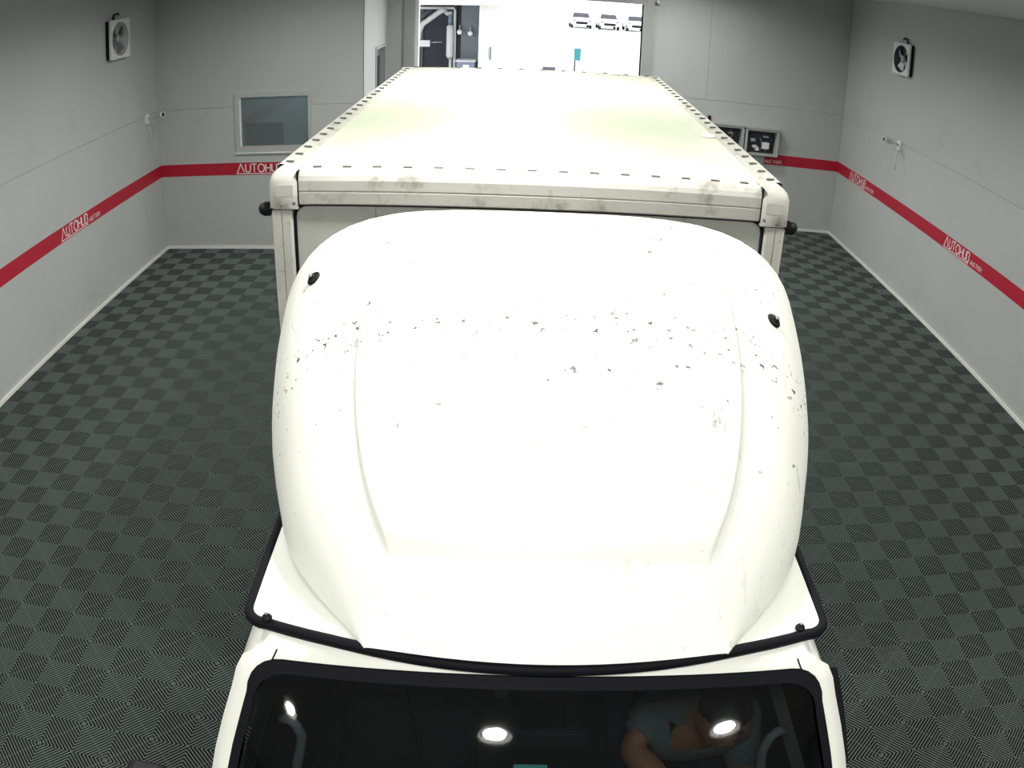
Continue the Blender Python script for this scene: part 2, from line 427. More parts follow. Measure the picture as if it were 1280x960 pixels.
def glyph(ch, x, y, w, h):
    if ch == 'A': return [[(x, y), (x + w * .5, y + h), (x + w, y)], [(x + w * .22, y + h * .3), (x + w * .78, y + h * .3)]]
    if ch == 'U': return [[(x, y + h)] + arc(x + w / 2, y + w / 2, w / 2, w / 2, 180, 360) + [(x + w, y + h)]]
    if ch == 'T': return [[(x, y + h), (x + w, y + h)], [(x + w / 2, y + h), (x + w / 2, y)]]
    if ch == 'O': return [arc(x + w / 2, y + h / 2, w / 2, h / 2, 0, 360, 20)]
    if ch == 'H': return [[(x, y), (x, y + h)], [(x + w, y), (x + w, y + h)], [(x, y + h * .5), (x + w, y + h * .5)]]
    if ch == 'B': return [[(x, y), (x, y + h)], [(x, y + h)] + arc(x + w * .5, y + h * .76, w * .45, h * .24, 90, -90, 6) + [(x, y + h * .52)], [(x, y + h * .52)] + arc(x + w * .55, y + h * .26, w * .45, h * .26, 90, -90, 6) + [(x, y)]]
    if ch == 'C': return [arc(x + w / 2, y + h / 2, w / 2, h / 2, 50, 310, 14)]
    if ch == 'I': return [[(x + w / 2, y), (x + w / 2, y + h)]]
    if ch == 'N': return [[(x, y), (x, y + h), (x + w, y), (x + w, y + h)]]
def lettering(parent, fn, starts):
    """AUTOHUB with its underline, then AUCTION in small letters; s runs along the wall."""
    for s0 in starts:
        mb = MB(); y = ZB0 + 0.034; h = 0.100; x = s0
        stroke(mb, [(x, ZB0 + 0.018), (x + 0.052, y + h + 0.004), (x + 0.098, y)], 0.013, fn)       # the open A
        stroke(mb, [(x - 0.004, ZB0 + 0.016), (x + 0.595, ZB0 + 0.016)], 0.009, fn)
        x += 0.118
        for ch, wd in zip('UTOHUB', (.062, .066, .082, .062, .060, .058)):
            for st in glyph(ch, x, y, wd, h): stroke(mb, st, 0.0135, fn)
            x += wd + 0.018
        x = s0 + 0.635
        for ch, wd in zip('AUCTION', (.032, .026, .030, .026, .008, .034, .028)):
            for st in glyph(ch, x, ZB0 + 0.028, wd, 0.044): stroke(mb, st, 0.0066, fn)
            x += wd + 0.0115
        obj('lettering', mb, 'letter_white', parent)
b = trim(1, MB().box(XL, XL + 0.0025, YF, YL, ZB0, ZB1), 'band_red')
lettering(b, lambda p: (XL + 0.0032, p[0], p[1]), [6.955, 3.93])
b = trim(2, MB().box(XL + 0.0025, XS, YL - 0.0025, YL, ZB0, ZB1), 'band_red')
lettering(b, lambda p: (p[0], YL - 0.0032, p[1]), [-3.392])
b = trim(3, MB().box(DX1 + 0.145, XR - 0.0025, YR - 0.0025, YR, ZB0, ZB1), 'band_red')
lettering(b, lambda p: (p[0], YR - 0.0032, p[1]), [2.955])
b = trim(4, MB().box(XR - 0.0025, XR, YF, YR - 0.0025, ZB0, ZB1), 'band_red')
lettering(b, lambda p: (XR - 0.0032, -p[0], p[1]), [-10.88, -7.862, -4.85])

# ------------------------------------------------------------------ floor of ribbed plastic tiles
S = 0.2
GX, GY = -4.0706, 9.4388       # a lattice corner of the squares
fmb = MB(); fmb.box(XL - TH, XR + TH, YF - TH, YR + TH, -0.12, -0.0062)
floor = obj('floor', fmb, 'floor_base', kind='structure')
RH, RW, NR = 0.0041, 0.0055, 17
def tile_mb():
    mb = MB(); dg = 1 / math.sqrt(2)
    for qi in range(2):
        for qj in range(2):
            # local corner of the square, tile spans 0..0.4 (x) and 0..-0.4 (y, towards the camera)
            x0, y1 = qi * S, -qj * S; y0 = y1 - S; x1 = x0 + S
            back = (qi + qj) % 2 == 0          # ribs run like a backslash seen from above
            def clip(c, w2):
                # strip of half width w2 about the diagonal line, clipped to the square
                poly = [Vector((x0, y0)), Vector((x1, y0)), Vector((x1, y1)), Vector((x0, y1))]
                nrm = Vector((dg, dg)) if back else Vector((dg, -dg))
                for sgn, lim in ((1, c - w2), (-1, -(c + w2))):
                    out = []
                    for i in range(len(poly)):
                        a, b_ = poly[i], poly[(i + 1) % len(poly)]; da = sgn * a.dot(nrm) - lim; db = sgn * b_.dot(nrm) - lim
                        if da >= 0: out.append(a)
                        if (da >= 0) != (db >= 0): out.append(a + (b_ - a) * (da / (da - db)))
                    poly = out
                    if not poly: break
                return poly
            nrm = Vector((dg, dg)) if back else Vector((dg, -dg))
            cs = [p.dot(nrm) for p in (Vector((x0, y0)), Vector((x1, y0)), Vector((x1, y1)), Vector((x0, y1)))]
            lo, hi = min(cs), max(cs); pit = (hi - lo) / NR
            for k in range(NR):
                c = lo + pit * (k + 0.5); poly = clip(c, RW / 2)
                if len(poly) < 3: continue
                n = len(poly); bi = len(mb.v)
                mb.v += [(p.x, p.y, 0.0) for p in poly] + [(p.x, p.y, -RH) for p in poly]
                mb.f.append(tuple(bi + i for i in range(n))); mb.smooth.append(False)
                for i in range(n):
                    a, b_ = poly[i], poly[(i + 1) % n]
                    if (b_ - a).length < 0.012: continue          # rib ends stay open
                    mb.f.append((bi + i, bi + n + i, bi + n + (i + 1) % n, bi + (i + 1) % n)); mb.smooth.append(False)
            # cross strut along the other diagonal, a little below the rib tops
            a, b_ = (Vector((x0, y0)), Vector((x1, y1))) if back else (Vector((x0, y1)), Vector((x1, y0)))
            t = (b_ - a).normalized(); m = Vector((-t.y, t.x)) * 0.0012
            mb.quad([(p.x, p.y, -0.0028) for p in (a - m, b_ - m, b_ + m, a + m)])
    return mb
base_mb = tile_mb()
def tile_mesh(name, trim_back=0.0, dy=0.0):
    me = bpy.data.meshes.new(name); me.from_pydata(base_mb.v, [], base_mb.f)
    if trim_back:
        bm = bmesh.new(); bm.from_mesh(me)
        bmesh.ops.bisect_plane(bm, geom=bm.verts[:] + bm.edges[:] + bm.faces[:], plane_co=(0, -trim_back, 0), plane_no=(0, 1, 0), clear_outer=True)
        bm.to_mesh(me); bm.free()
    me.materials.append(MATS['tile_plastic']); return me
# which parity: squares whose far-left corner (c, r) has c + r even carry backslash ribs; tiles start at even c, odd r
# so the tile's own first square must be shifted: mirror the pattern by starting tiles one square further
KP = [-0.03467032854633266, 0.00014337741139409382, -1.244699206636816e-05, 1.888570263768193e-07]
def to_pixel(P):
    d = Vector(P) - Vector((0, 0, CAM_Z)); a, b_, c = d.dot(R_), d.dot(U_), d.dot(F_)
    if c <= 0.05: return None
    th = math.atan2(math.hypot(a, b_), c); lo, hi = 0.0, 24.0
    for _ in range(40):
        m = (lo + hi) / 2; v = -(KP[0] * m + KP[1] * m * m + KP[2] * m**3 + KP[3] * m**4)
        if v < th: lo = m
        else: hi = m
    q = math.hypot(a, b_) or 1; r = lo * 1280 / 36
    return (637.7 + r * a / q, 437.8 - r * b_ / q)
TRUCK_SIL = [(265, 970), (345, 640), (340, 480), (345, 205), (505, 85), (826, 98), (992, 240), (1008, 560), (1052, 970)]
tiles = []
for ci in range(-2, 44, 2):
    for ri in range(-11, 74, 2):
        x = GX + ci * S; y = GY - ri * S            # far-left corner of the tile
        if x + 0.05 < XS and y > YL + 0.05: continue
        if y - 0.4 < YF: continue
        tb = max(0.0, y - YR)
        if tb > 0.35: continue
        best = 0; 
        for fx in (0.1, 0.3):
            for fy in (0.1, 0.3):
                p = to_pixel((x + fx, y - fy, 0))
                if p and -10 < p[0] < 1290 and -10 < p[1] < 970 and not in_poly(p, TRUCK_SIL): best = 1
        dist = math.hypot(math.hypot(x + .2, y - .2), CAM_Z)
        tiles.append((0 if best else 1, dist, x, y, tb))
tiles.sort()
T_me = tile_mesh('floor_tile')
trimmed = {}
rest = MB()
for n, (hid, dist, x, y, tb) in enumerate(tiles):
    if n < 300 and not hid:
        if tb > 0:
            key = round(tb, 3)
            if key not in trimmed: trimmed[key] = tile_mesh('floor_tile_cut', tb)
            me = trimmed[key]
        else: me = T_me
        o = bpy.data.objects.new('floor_tile', me); place(o, (x, y, 0), floor)
    else:
        b0 = len(rest.v)
        if tb > 0:
            key = round(tb, 3)
            if key not in trimmed: trimmed[key] = tile_mesh('floor_tile_cut', tb)
            me = trimmed[key]; rest.v += [(v.co.x + x, v.co.y + y, v.co.z) for v in me.vertices]
            for p in me.polygons: rest.f.append(tuple(b0 + i for i in p.vertices)); rest.smooth.append(False)
        else:
            rest.v += [(v[0] + x, v[1] + y, v[2]) for v in base_mb.v]
            rest.f += [tuple(b0 + i for i in f) for f in base_mb.f]; rest.smooth += [False] * len(base_mb.f)
me = bpy.data.meshes.new('distant_floor_tiles'); me.from_pydata(rest.v, [], rest.f); me.materials.append(MATS['tile_plastic'])
o = bpy.data.objects.new('distant_floor_tiles', me); place(o, (0, 0, 0), floor, kind='stuff')

# ------------------------------------------------------------------ truck
CX = 0.10
truck = empty('box_truck', (CX, 2.4, 0), 'white cab-over box truck with a roof wind deflector, parked in the middle of the hall', 'truck')
# --- cab hull
def y_front(x, z):
    dx = x - CX
    if z >= 1.10: y = 1.25 + 0.8 * (z - 1.84)
    elif z >= 0.9: y = 0.658 - 0.06 * (1.10 - z) / 0.2
    else: y = 0.598 + 0.02 * (0.9 - z)
    return y + 0.05 * dx * dx + (0.25 * max(0, abs(dx) - 0.60) ** 2 * 6)
HW = [(0.42, 0.80), (0.8, 0.845), (1.15, 0.845), (1.4, 0.81), (1.6, 0.765), (1.75, 0.712), (1.82, 0.682), (1.852, 0.62)]
def hull_loop():
    zs = [0.42, 0.6, 0.8, 0.95, 1.1, 1.25, 1.4, 1.5, 1.6, 1.68, 1.75, 1.79, 1.82, 1.84, 1.852]
    rt = [(CX + interp(HW, z), z) for z in zs]
    top = [(CX + 0.62 * (1 - 2 * i / 10), 1.852 + 0.018 * math.sin(PI * i / 10)) for i in range(1, 10)]
    lf = [(2 * CX - x, z) for x, z in reversed(rt)]
    bot = [(CX - 0.80 + 1.6 * i / 8, 0.42) for i in range(1, 8)]
    return rt + top + lf + bot, len(zs), len(top)
HULL, NZ, NT = hull_loop()
def ws_half(z): return interp([(1.10, 0.765), (1.35, 0.755), (1.56, 0.732), (1.70, 0.690), (1.84, 0.640)], z)
def ws_outline(k=0.0, n=9):
    z0, z1 = 1.13 + k, 1.828 - k; r = 0.075
    pts = []
    rt = [z0 + 0.09 + (z1 - r - z0 - 0.09) * i / n for i in range(n + 1)]
    for z in rt: pts.append((CX + ws_half(z) - k, z))
    for i in range(1, 6):
        a = PI / 2 * i / 6; hw = ws_half(z1 - r) - k; pts.append((CX + hw - r * 1.2 * (1 - math.cos(a)), z1 - r + r * math.sin(a)))
    hw = ws_half(z1 - r) - k - r * 1.2
    for i in range(0, 13): pts.append((CX + hw * (1 - 2 * i / 12), z1 + 0.010 * math.sin(PI * i / 12) - 0.0))
    for i in range(5, 0, -1):
        a = PI / 2 * i / 6; h2 = ws_half(z1 - r) - k; pts.append((CX - h2 + r * 1.2 * (1 - math.cos(a)), z1 - r + r * math.sin(a)))
    for z in reversed(rt): pts.append((CX - ws_half(z) + k, z))
    for i in range(1, 10): pts.append((CX + (ws_half(z0 + 0.09) - k - 0.05) * (-1 + 2 * i / 10), z0))
    return pts
WSO = ws_outline(0.0)
mb = MB()
v, f = fill(HULL, [WSO], 0.07)
sheet(mb, v, f, lambda p: (p[0], y_front(p[0], p[1]), p[1]), True)
YB = 2.40
front = [Vector((x, y_front(x, z), z)) for x, z in HULL]
N = len(HULL)
side_r = list(range(0, NZ)); side_l = list(range(NZ + NT, 2 * NZ + NT))
def back_pt(i): x, z = HULL[i]; return Vector((CX + (x - CX) * 1.02, YB, z + (0.02 if z > 1.84 else 0)))
# roof
ri = list(range(NZ - 1, NZ + NT + 1))
mb.loft([[front[i] for i in ri], [front[i].lerp(back_pt(i), 0.5) for i in ri], [back_pt(i) for i in ri]], closed=False)
# sides with window openings, as plates in (y, z)
def side_win(): return [(1.24, 1.20), (1.36, 1.20), (2.10, 1.20), (2.14, 1.24), (2.14, 1.64), (2.08, 1.70), (1.62, 1.70), (1.50, 1.66)]
SW = [(1.12, 1.22), (1.30, 1.20), (2.10, 1.20), (2.14, 1.24), (2.14, 1.60), (2.08, 1.65), (1.46, 1.65), (1.38, 1.61), (1.28, 1.48)]
def side_x(z, s): return CX + s * (interp(HW, z))
for s in (1, -1):
    idx = side_r if s > 0 else list(reversed(side_l))
    fr = [(front[i].y, front[i].z) for i in idx]
    outer = fr + [(YB, fr[-1][1])] + [(YB, z) for z in (1.75, 1.6, 1.4, 1.15, 0.8)] + [(YB, 0.42)]
    # wheel arch
    arch = [(1.62 + 0.40 * math.cos(PI * i / 10), 0.42 + 0.32 * math.sin(PI * i / 10)) for i in range(11)]
    outer += arch
    v, f = fill(outer, [SW], 0.12)
    sheet(mb, v, f, lambda p, s=s: (side_x(p[1], s), p[0], p[1]), True)
# back wall of the cab and floor
mb.quad([back_pt(i) for i in range(0, 2 * NZ + NT)])
cab = obj('cab', mb, 'truck_white', truck)
# dark lining: floor, rear wall, inner door panels, headliner
li = MB(); li.quad([(CX - .8, .70, .60), (CX + .8, .70, .60), (CX + .82, YB - .02, .60), (CX - .82, YB - .02, .60)]).quad([(CX - .80, YB - .03, .6), (CX + .80, YB - .03, .6), (CX + .66, YB - .03, 1.80), (CX - .66, YB - .03, 1.80)])
for s in (1, -1):
    li.quad([(side_x(z, s) - s * .045, y, z) for y, z in ((1.0, .6), (YB - .03, .6), (YB - .03, 1.19), (1.0, 1.19))])
    li.quad([(side_x(z, s) - s * .03, y, z) for y, z in ((1.18, 1.19), (1.42, 1.66), (1.34, 1.70), (1.06, 1.19))])
    li.quad([(side_x(z, s) - s * .03, y, z) for y, z in ((2.15, 1.19), (2.38, 1.19), (2.38, 1.78), (2.15, 1.72))])
li.box(CX - .60, CX + .60, 1.34, 2.37, 1.80, 1.835)
obj('interior_lining', li, 'interior_dark', cab)
# windshield and its black border
mb = MB(); inn = ws_outline(0.024)
v, f = fill(WSO, [inn], None)
sheet(mb, v, f, lambda p: (p[0], y_front(p[0], p[1]) - 0.004, p[1]), False)
sheet(mb, v, f, lambda p: (p[0], y_front(p[0], p[1]) + 0.008, p[1]), False)
ws = MB(); v, f = fill(WSO, [], 0.08); sheet(ws, v, f, lambda p: (p[0], y_front(p[0], p[1]) + 0.002, p[1]), True)
wsh = obj('windshield', ws, 'windshield_glass', cab, label='dark glass of the windshield reflecting ceiling lights')
obj('windshield_seal', mb, 'rubber', cab)
# seam between roof and pillar on each side
for s in (1, -1):
    pts = []
    for t in range(5):
        x = CX + s * (0.595 + 0.012 * t / 4); z = 1.846 - 0.022 * t / 4
        pts.append((x, y_front(x, z) - 0.002, z + 0.001))
    obj('panel_seam', MB().tube(pts, 0.002, 5), 'rubber', cab)
# side windows, visor strips, door lines, handles
for s in (1, -1):
    mb = MB(); v, f = fill(SW, [], 0.2); sheet(mb, v, f, lambda p: (side_x(p[1], s) - s * 0.004, p[0], p[1]), True)
    obj('side_window', mb, 'windshield_glass', cab)
    mb = MB()
    vis = [(1.20, 1.46), (1.25, 1.535), (1.30, 1.60), (1.345, 1.655), (1.37, 1.685)]
    if s > 0: mb.loft([[(side_x(z, s) + s * 0.004, y, z + 0.012) for y, z in vis], [(side_x(z, s) + s * 0.042, y + 0.004, z + 0.004) for y, z in vis], [(side_x(z, s) + s * 0.046, y + 0.03, z - 0.05) for y, z in vis]], closed=False)
    if s > 0: obj('rain_visor', mb, 'black_plastic', cab)
    mb = MB()
    loop = [(1.02, 0.80), (1.04, 1.18), (1.38, 1.70), (2.18, 1.70), (2.22, 0.80), (2.10, 0.72), (1.30, 0.80)]
    mb.tube([(side_x(z, s) + s * 0.001, y, z) for y, z in loop + loop[:1]], 0.003, 5)
    obj('door_seam', mb, 'rubber', cab)
    obj('door_handle', MB().rbox(*sorted((side_x(1.08, s), side_x(1.08, s) + s * 0.03)), 2.0, 2.15, 1.06, 1.10, 0.008), 'black_plastic', cab)
    # mirror
    mz = 1.405 if s < 0 else 1.33
    mx0 = CX + s * 0.96; 
    arm = obj('mirror_arm', MB().tube([(side_x(1.2, s), 1.10, 1.22), (mx0 - s * 0.03, 1.10, mz - 0.22), (mx0, 1.12, mz - 0.20)], 0.012), 'black_plastic', cab)
    obj('mirror_head', MB().rbox(*sorted((mx0, mx0 + s * 0.13)), 1.12, 1.18, mz - 0.32, mz, 0.03, 4), 'black_plastic', cab)
# front mask details: bumper, lamps, grille (below the frame but part of the truck)
obj('bumper', MB().rbox(CX - .82, CX + .82, 0.50, 0.72, 0.28, 0.50, 0.05), 'grey_plastic', truck)
for s in (1, -1):
    obj('headlamp', MB().rbox(CX + s * .60 - .17, CX + s * .60 + .17, 0.60, 0.74, 0.60, 0.76, 0.03), 'glass_dark', truck)
obj('grille', MB().rbox(CX - .36, CX + .36, 0.585, 0.62, 0.60, 0.74, 0.02), 'black_plastic', truck)
for s in (1, -1):
    wx = CX + s * 0.42
    def yw(x, z): return y_front(x, z) - 0.012
    obj('wiper', MB().tube([(wx + .02, yw(wx, 1.12), 1.12), (wx - 0.28, yw(wx - 0.28, 1.17), 1.17), (wx - 0.48, yw(wx - 0.48, 1.19), 1.19)], 0.006, 6), 'black_plastic', cab)

# --- wind deflector shell
ZB = 1.888
HT = [(1.225, 1.900), (1.28, 1.957), (1.38, 2.040), (1.54, 2.140), (1.75, 2.245), (2.0, 2.368), (2.25, 2.465), (2.45, 2.525)]
WT = [(1.225, 0.40), (1.28, 0.45), (1.40, 0.565), (1.51, 0.64), (1.68, 0.705), (1.90, 0.775), (2.2, 0.835), (2.45, 0.87)]
RID = [(1.225, 0.28), (1.40, 0.362), (1.50, 0.414), (1.61, 0.452), (1.75, 0.483), (1.9, 0.50), (2.1, 0.502), (2.31, 0.487), (2.45, 0.47)]
def defl_pt(s, dx_frac=None, dx=None):
    W = interp(WT, s); H = interp(HT, s)
    if dx is None: dx = dx_frac * W
    q = min(1, abs(dx) / W)
    z = ZB + (H - ZB) * max(0.0, 1 - q ** 4.2) ** (1 / 2.6)
    fade = 1 - (s - 1.225) / 1.225
    return Vector((CX + 0.012 + dx, s + 0.22 * dx * dx * fade, z))
ss = [1.225, 1.235, 1.25, 1.27, 1.30, 1.33, 1.36, 1.38, 1.395, 1.41, 1.425, 1.445, 1.47, 1.51, 1.56, 1.61, 1.67, 1.73, 1.80, 1.87, 1.94, 2.01, 2.08, 2.15, 2.22, 2.29, 2.35, 2.40, 2.43, 2.45]
def raise_amt(s, dx):
    """the panel between the two creases stands slightly proud of the shell, and fades out at both ends"""
    e = 0.004; xr = interp(RID, s)
    a = max(0, min(1, (xr + e - abs(dx)) / (2 * e))); a = a * a * (3 - 2 * a)
    k = max(0, min(1, (s - 1.380) / 0.045)); k = k * k * (3 - 2 * k); k *= max(0, min(1, (2.36 - s) / 0.10))
    return 0.016 * a * k
rows = []
for s in ss:
    W = interp(WT, s); xr = interp(RID, s); e = 0.0045
    half = [0, .08, .2, .33, .45, xr - e * 1.6] 
    half = [h * (xr - e * 1.6) / half[4] if False else h for h in [0, (xr - e) * .2, (xr - e) * .4, (xr - e) * .6, (xr - e) * .8, (xr - e) * .94]]
    half += [xr - e, xr - e / 2, xr, xr + e / 2, xr + e]
    t0 = math.acos(min(1, (xr + e) / W) ** 2.1)       # superellipse angle for even spacing down the side wall
    for i in range(1, 13):
        t = t0 * (1 - i / 12); half.append(W * math.cos(t) ** (1 / 2.1))
    dxs = [-h for h in reversed(half[1:])] + half
    row = []
    for dx in dxs:
        p = defl_pt(s, dx=dx); p.z += raise_amt(s, dx); row.append(p)
    rows.append(row)
mb = MB(); mb.loft(rows, closed=False, sm=True)
inner = [[p + Vector((0, 0, -0.02)) for p in r] for r in rows]
# rear rim turned inwards
last = rows[-1]; rim = [Vector((CX + (p.x - CX) * 0.985, p.y + 0.012, p.z - 0.012)) for p in last]; rim2 = [Vector((CX + (p.x - CX) * 0.95, p.y + 0.002, p.z - 0.05)) for p in last]
mb.loft([last, rim, rim2], closed=False, sm=True)
deflector = obj('wind_deflector', mb, 'deflector_paint', truck, label='rounded white wind deflector shell over the cab roof')
# flange plate under the shell
def flange(k=0.0):
    pts = []
    hw = 0.684 - k; r = 0.055
    yf = lambda dx: 1.236 + k + 0.262 * dx * dx
    xs = [-1 + 2 * i / 24 for i in range(25)]
    for x in xs:
        dx = x * (hw - r); pts.append((CX + dx, yf(dx)))
    c = yf(hw - r) + r
    for i in range(1, 6): a = -PI / 2 + PI / 2 * i / 5; pts.append((CX + hw - r + r * math.cos(a), c + r * math.sin(a) + 0.0))
    for y in (1.6, 1.8, 2.1, 2.40): pts.append((CX + hw + 0.012 * (y - 1.4), y))
    for y in (2.40, 2.1, 1.8, 1.6): pts.append((CX - hw - 0.012 * (y - 1.4), y))
    for i in range(5, 0, -1): a = -PI / 2 + PI / 2 * i / 5; pts.append((CX - hw + r - r * math.cos(a), c + r * math.sin(a)))
    return pts
def fz(p): return 1.884 - 0.02 * max(0, abs(p[0] - CX) - 0.45) / 0.24
mb = MB(); slab(mb, flange(), [], lambda p: (p[0], p[1], fz(p)), lambda p: (p[0], p[1], fz(p) - 0.018), 0.12)
obj('flange_plate', mb, 'truck_white', deflector)
fl = flange(-0.004)
i0 = next(i for i, p in enumerate(fl) if p[1] >= 2.39)
path = fl[i0 + 1:] + fl[:i0 + 1]
mb = MB(); mb.tube([(p[0], p[1], fz(p) - 0.008) for p in path], 0.0145, 8); obj('edge_trim', mb, 'rubber', deflector, label='black rubber edge trim')
def bolt(c, n, par, r=0.017):
    o = obj('bolt', MB().lathe(c, n, [(r, 0), (r, .004), (r * .8, .008), (r * .45, .008), (r * .45, .014), (r * .2, .016)], 14), 'black_plastic', par)
    obj('bolt_head', MB().lathe(Vector(c) + Vector(n).normalized() * .0125, n, [(r * .30, 0), (r * .30, .006), (r * .15, .007)], 8), 'steel', o)
bolt((-0.530, 1.340, 1.876), (0, -.1, 1), deflector, 0.0125)
bolt((0.712, 1.345, 1.876), (0, -.1, 1), deflector, 0.0125)
for s, fx in ((2.254, -0.819), (2.112, 0.797)):
    p = defl_pt(s, dx_frac=fx); q = defl_pt(s, dx_frac=fx * 0.97); r = defl_pt(s - 0.03, dx_frac=fx)
    nrm = (q - p).cross(r - p).normalized()
    if nrm.z < 0: nrm = -nrm
    bolt(p, nrm, deflector, 0.024)

# --- cargo box: built in box coordinates (x across -HB..HB, y 0..LB, z up), then set where it stands
HB, LB, ZT, Z0 = 0.885, 3.07, 2.59, 0.78
def bxf(p):
    t = p[1] / LB
    return Vector((0.063 + 0.040 * t + p[0], 2.66 + p[1], p[2] + 0.040 * t * (p[2] / ZT)))
def part(name, mb, m, par=None, **k): return obj(name, mb, m, par, xf=bxf, **k)
RR = 0.055    # rail size
mb = MB(); mb.box(-HB + .02, HB - .02, 0.035, LB - .02, Z0, ZT - 0.05)
cargo = part('cargo_box', mb, 'panel_grey', truck, label='white dry-freight cargo box behind the cab')
# front panel, recessed behind its frame, with a rounded black seal
fp = rrect(-HB + .082, HB - .082, Z0 + .08, ZT - .118, 0.045, 6)
mb = MB(); slab(mb, fp, [], lambda p: (p[0], 0.022, p[1]), lambda p: (p[0], 0.036, p[1])); part('front_panel', mb, 'panel_grey', cargo)
mb = MB(); lp = [(x, 0.018, z) for x, z in fp]; mb.tube(lp + lp[:1], 0.0065, 6); part('panel_seal', mb, 'rubber', cargo)
for xx in (-0.52, 0.52):
    part('panel_joint', MB().box(xx - .0015, xx + .0015, 0.020, 0.0225, Z0 + .1, ZT - .125), 'joint', cargo)
# front top rail: rounded upper edge, a groove line, lower face
prof = [(0.060, ZT - .002), (0.045, ZT + .004), (0.030, ZT + .003), (0.016, ZT - .004), (0.006, ZT - .016), (0.0, ZT - .032), (0.0, ZT - .066), (0.004, ZT - .068), (0.004, ZT - .071), (0.0, ZT - .073), (0.002, ZT - .112), (0.010, ZT - .118), (0.022, ZT - .118)]
mb = MB(); mb.loft([[(x, y, z) for y, z in prof] for x in (-HB + .098, -.3, .3, HB - .098)], closed=False, sm=False); part('top_rail', mb, 'dirty_rail', cargo)
# corner posts and moulded caps
for s in (-1, 1):
    mb = MB()
    pr = [(HB - .078, .022), (HB - .076, .004), (HB - .070, .0), (HB - .042, .0), (HB - .041, .004), (HB - .038, .004), (HB - .037, .0), (HB - .012, .001), (HB - .003, .008), (HB, .018), (HB, .085), (HB - .006, .088)]
    mb.loft([[(s * x, y, z) for x, y in pr] for z in (Z0, 1.4, 2.0, ZT - .128)], closed=False, sm=False); part('corner_post', mb, 'dirty_rail', cargo)
    mb = MB()
    x1, x0 = HB + .004, HB - .100
    def capring(z, k, inset): # outline in (x, y) of the cap at height z
        r = 0.028
        o = [(x0, .10 - inset), (x0, .0 - .004 + k)]
        o += [(x1 - r - k + r * math.sin(PI / 2 * i / 4), -.004 + k + r * (1 - math.cos(PI / 2 * i / 4))) for i in range(5)]
        o += [(x1 - k, .10 - inset)]
        return [(s * x, y, z) for x, y in o]
    mb.loft([capring(ZT - .130, 0, 0), capring(ZT - .128, -.0015, 0), capring(ZT - .035, 0, 0), capring(ZT - .016, .006, 0), capring(ZT - .003, .018, 0), capring(ZT + .006, .036, 0)], True, False, True, True)
    cap = part('corner_cap', mb, 'dirty_rail', cargo, label='moulded corner cap')
    part('cap_plate', MB().box(*sorted((s * (HB - .085), s * (HB - .025))), -.0055, -.002, ZT - .085, ZT - .045), 'dirty_rail', cap)
    part('cap_seal', MB().box(*sorted((s * (x0 - .004), s * (x0 + .001))), -.003, .06, ZT - .118, ZT + .002), 'rubber', cap)
    part('cap_seal', MB().box(*sorted((s * (x0 + .02), s * x1)), -.002, .06, ZT - .133, ZT - .128), 'rubber', cap)
    for (bx_, bz_) in ((HB - .088, ZT - .108), (HB - .040, ZT - .118)):
        part('cap_screw', MB().lathe((s * bx_, -.003, bz_), (0, -1, 0), [(.005, 0), (.005, .003), (.002, .004)], 8), 'rivet_metal', cap)
    # side wall with ribs, bottom rail, side top rail
    sp = MB(); sp.box(*sorted((s * (HB - .018), s * (HB - .004))), .06, LB - .05, Z0 + .05, ZT - .03); part('side_panel', sp, 'panel_grey', cargo)
    part('bottom_rail', MB().box(*sorted((s * (HB - .03), s * HB)), .0, LB, Z0 - .02, Z0 + .07), 'dirty_rail', cargo)
    mb = MB(); pr = [(HB - .073, ZT - .003), (HB - .070, ZT + .001), (HB - .014, ZT + .007), (HB - .004, ZT + .002), (HB, ZT - .010), (HB, ZT - .07), (HB - .012, ZT - .07)]
    mb.loft([[(s * x, y, z) for x, z in pr] for y in (.095, 1.0, 2.0, LB)], closed=False, sm=False); rail = part('side_rail', mb, 'dirty_rail', cargo)
    # clearance lamp behind the corner cap
    part('clearance_lamp', MB().lathe((s * (HB - .003), .10, ZT - .158), (s, 0, 0), [(.012, 0), (.012, .028), (.026, .034), (.026, .058), (.018, .072), (.007, .078)], 14), 'black_plastic', cargo)
# roof panel
mb = MB()
nx_, ny_ = 8, 12
def roofz(x): return ZT - .004 + 0.010 * (1 - (x / (HB - .07)) ** 2)
mb.loft([[(x, y, roofz(x)) for x in [(-1 + 2 * i / nx_) * (HB - .068) for i in range(nx_ + 1)]] for y in [.045 + (LB - .07) * j / ny_ for j in range(ny_ + 1)]], closed=False, sm=True)
roof = part('roof_panel', mb, 'frp_white', cargo, label='yellowish white translucent roof sheet')
part('roof_spot', MB().lathe((HB - .105, 0.93, ZT - .002), (0, 0, 1), [(.034, 0), (.034, .005), (.030, .007)], 18), 'letter_white', roof)  # pale spot near the right rail, made as a raised white disc
part('rear_rail', MB().box(-HB, HB, LB - .03, LB + .01, ZT - .07, ZT + .008), 'dirty_rail', cargo)
mb = MB(); 
for s in (-1, 1): mb.box(*sorted((s * .01, s * (HB - .03))), LB - .02, LB + .005, Z0 + .04, ZT - .07)
part('rear_doors', mb, 'panel_grey', cargo)
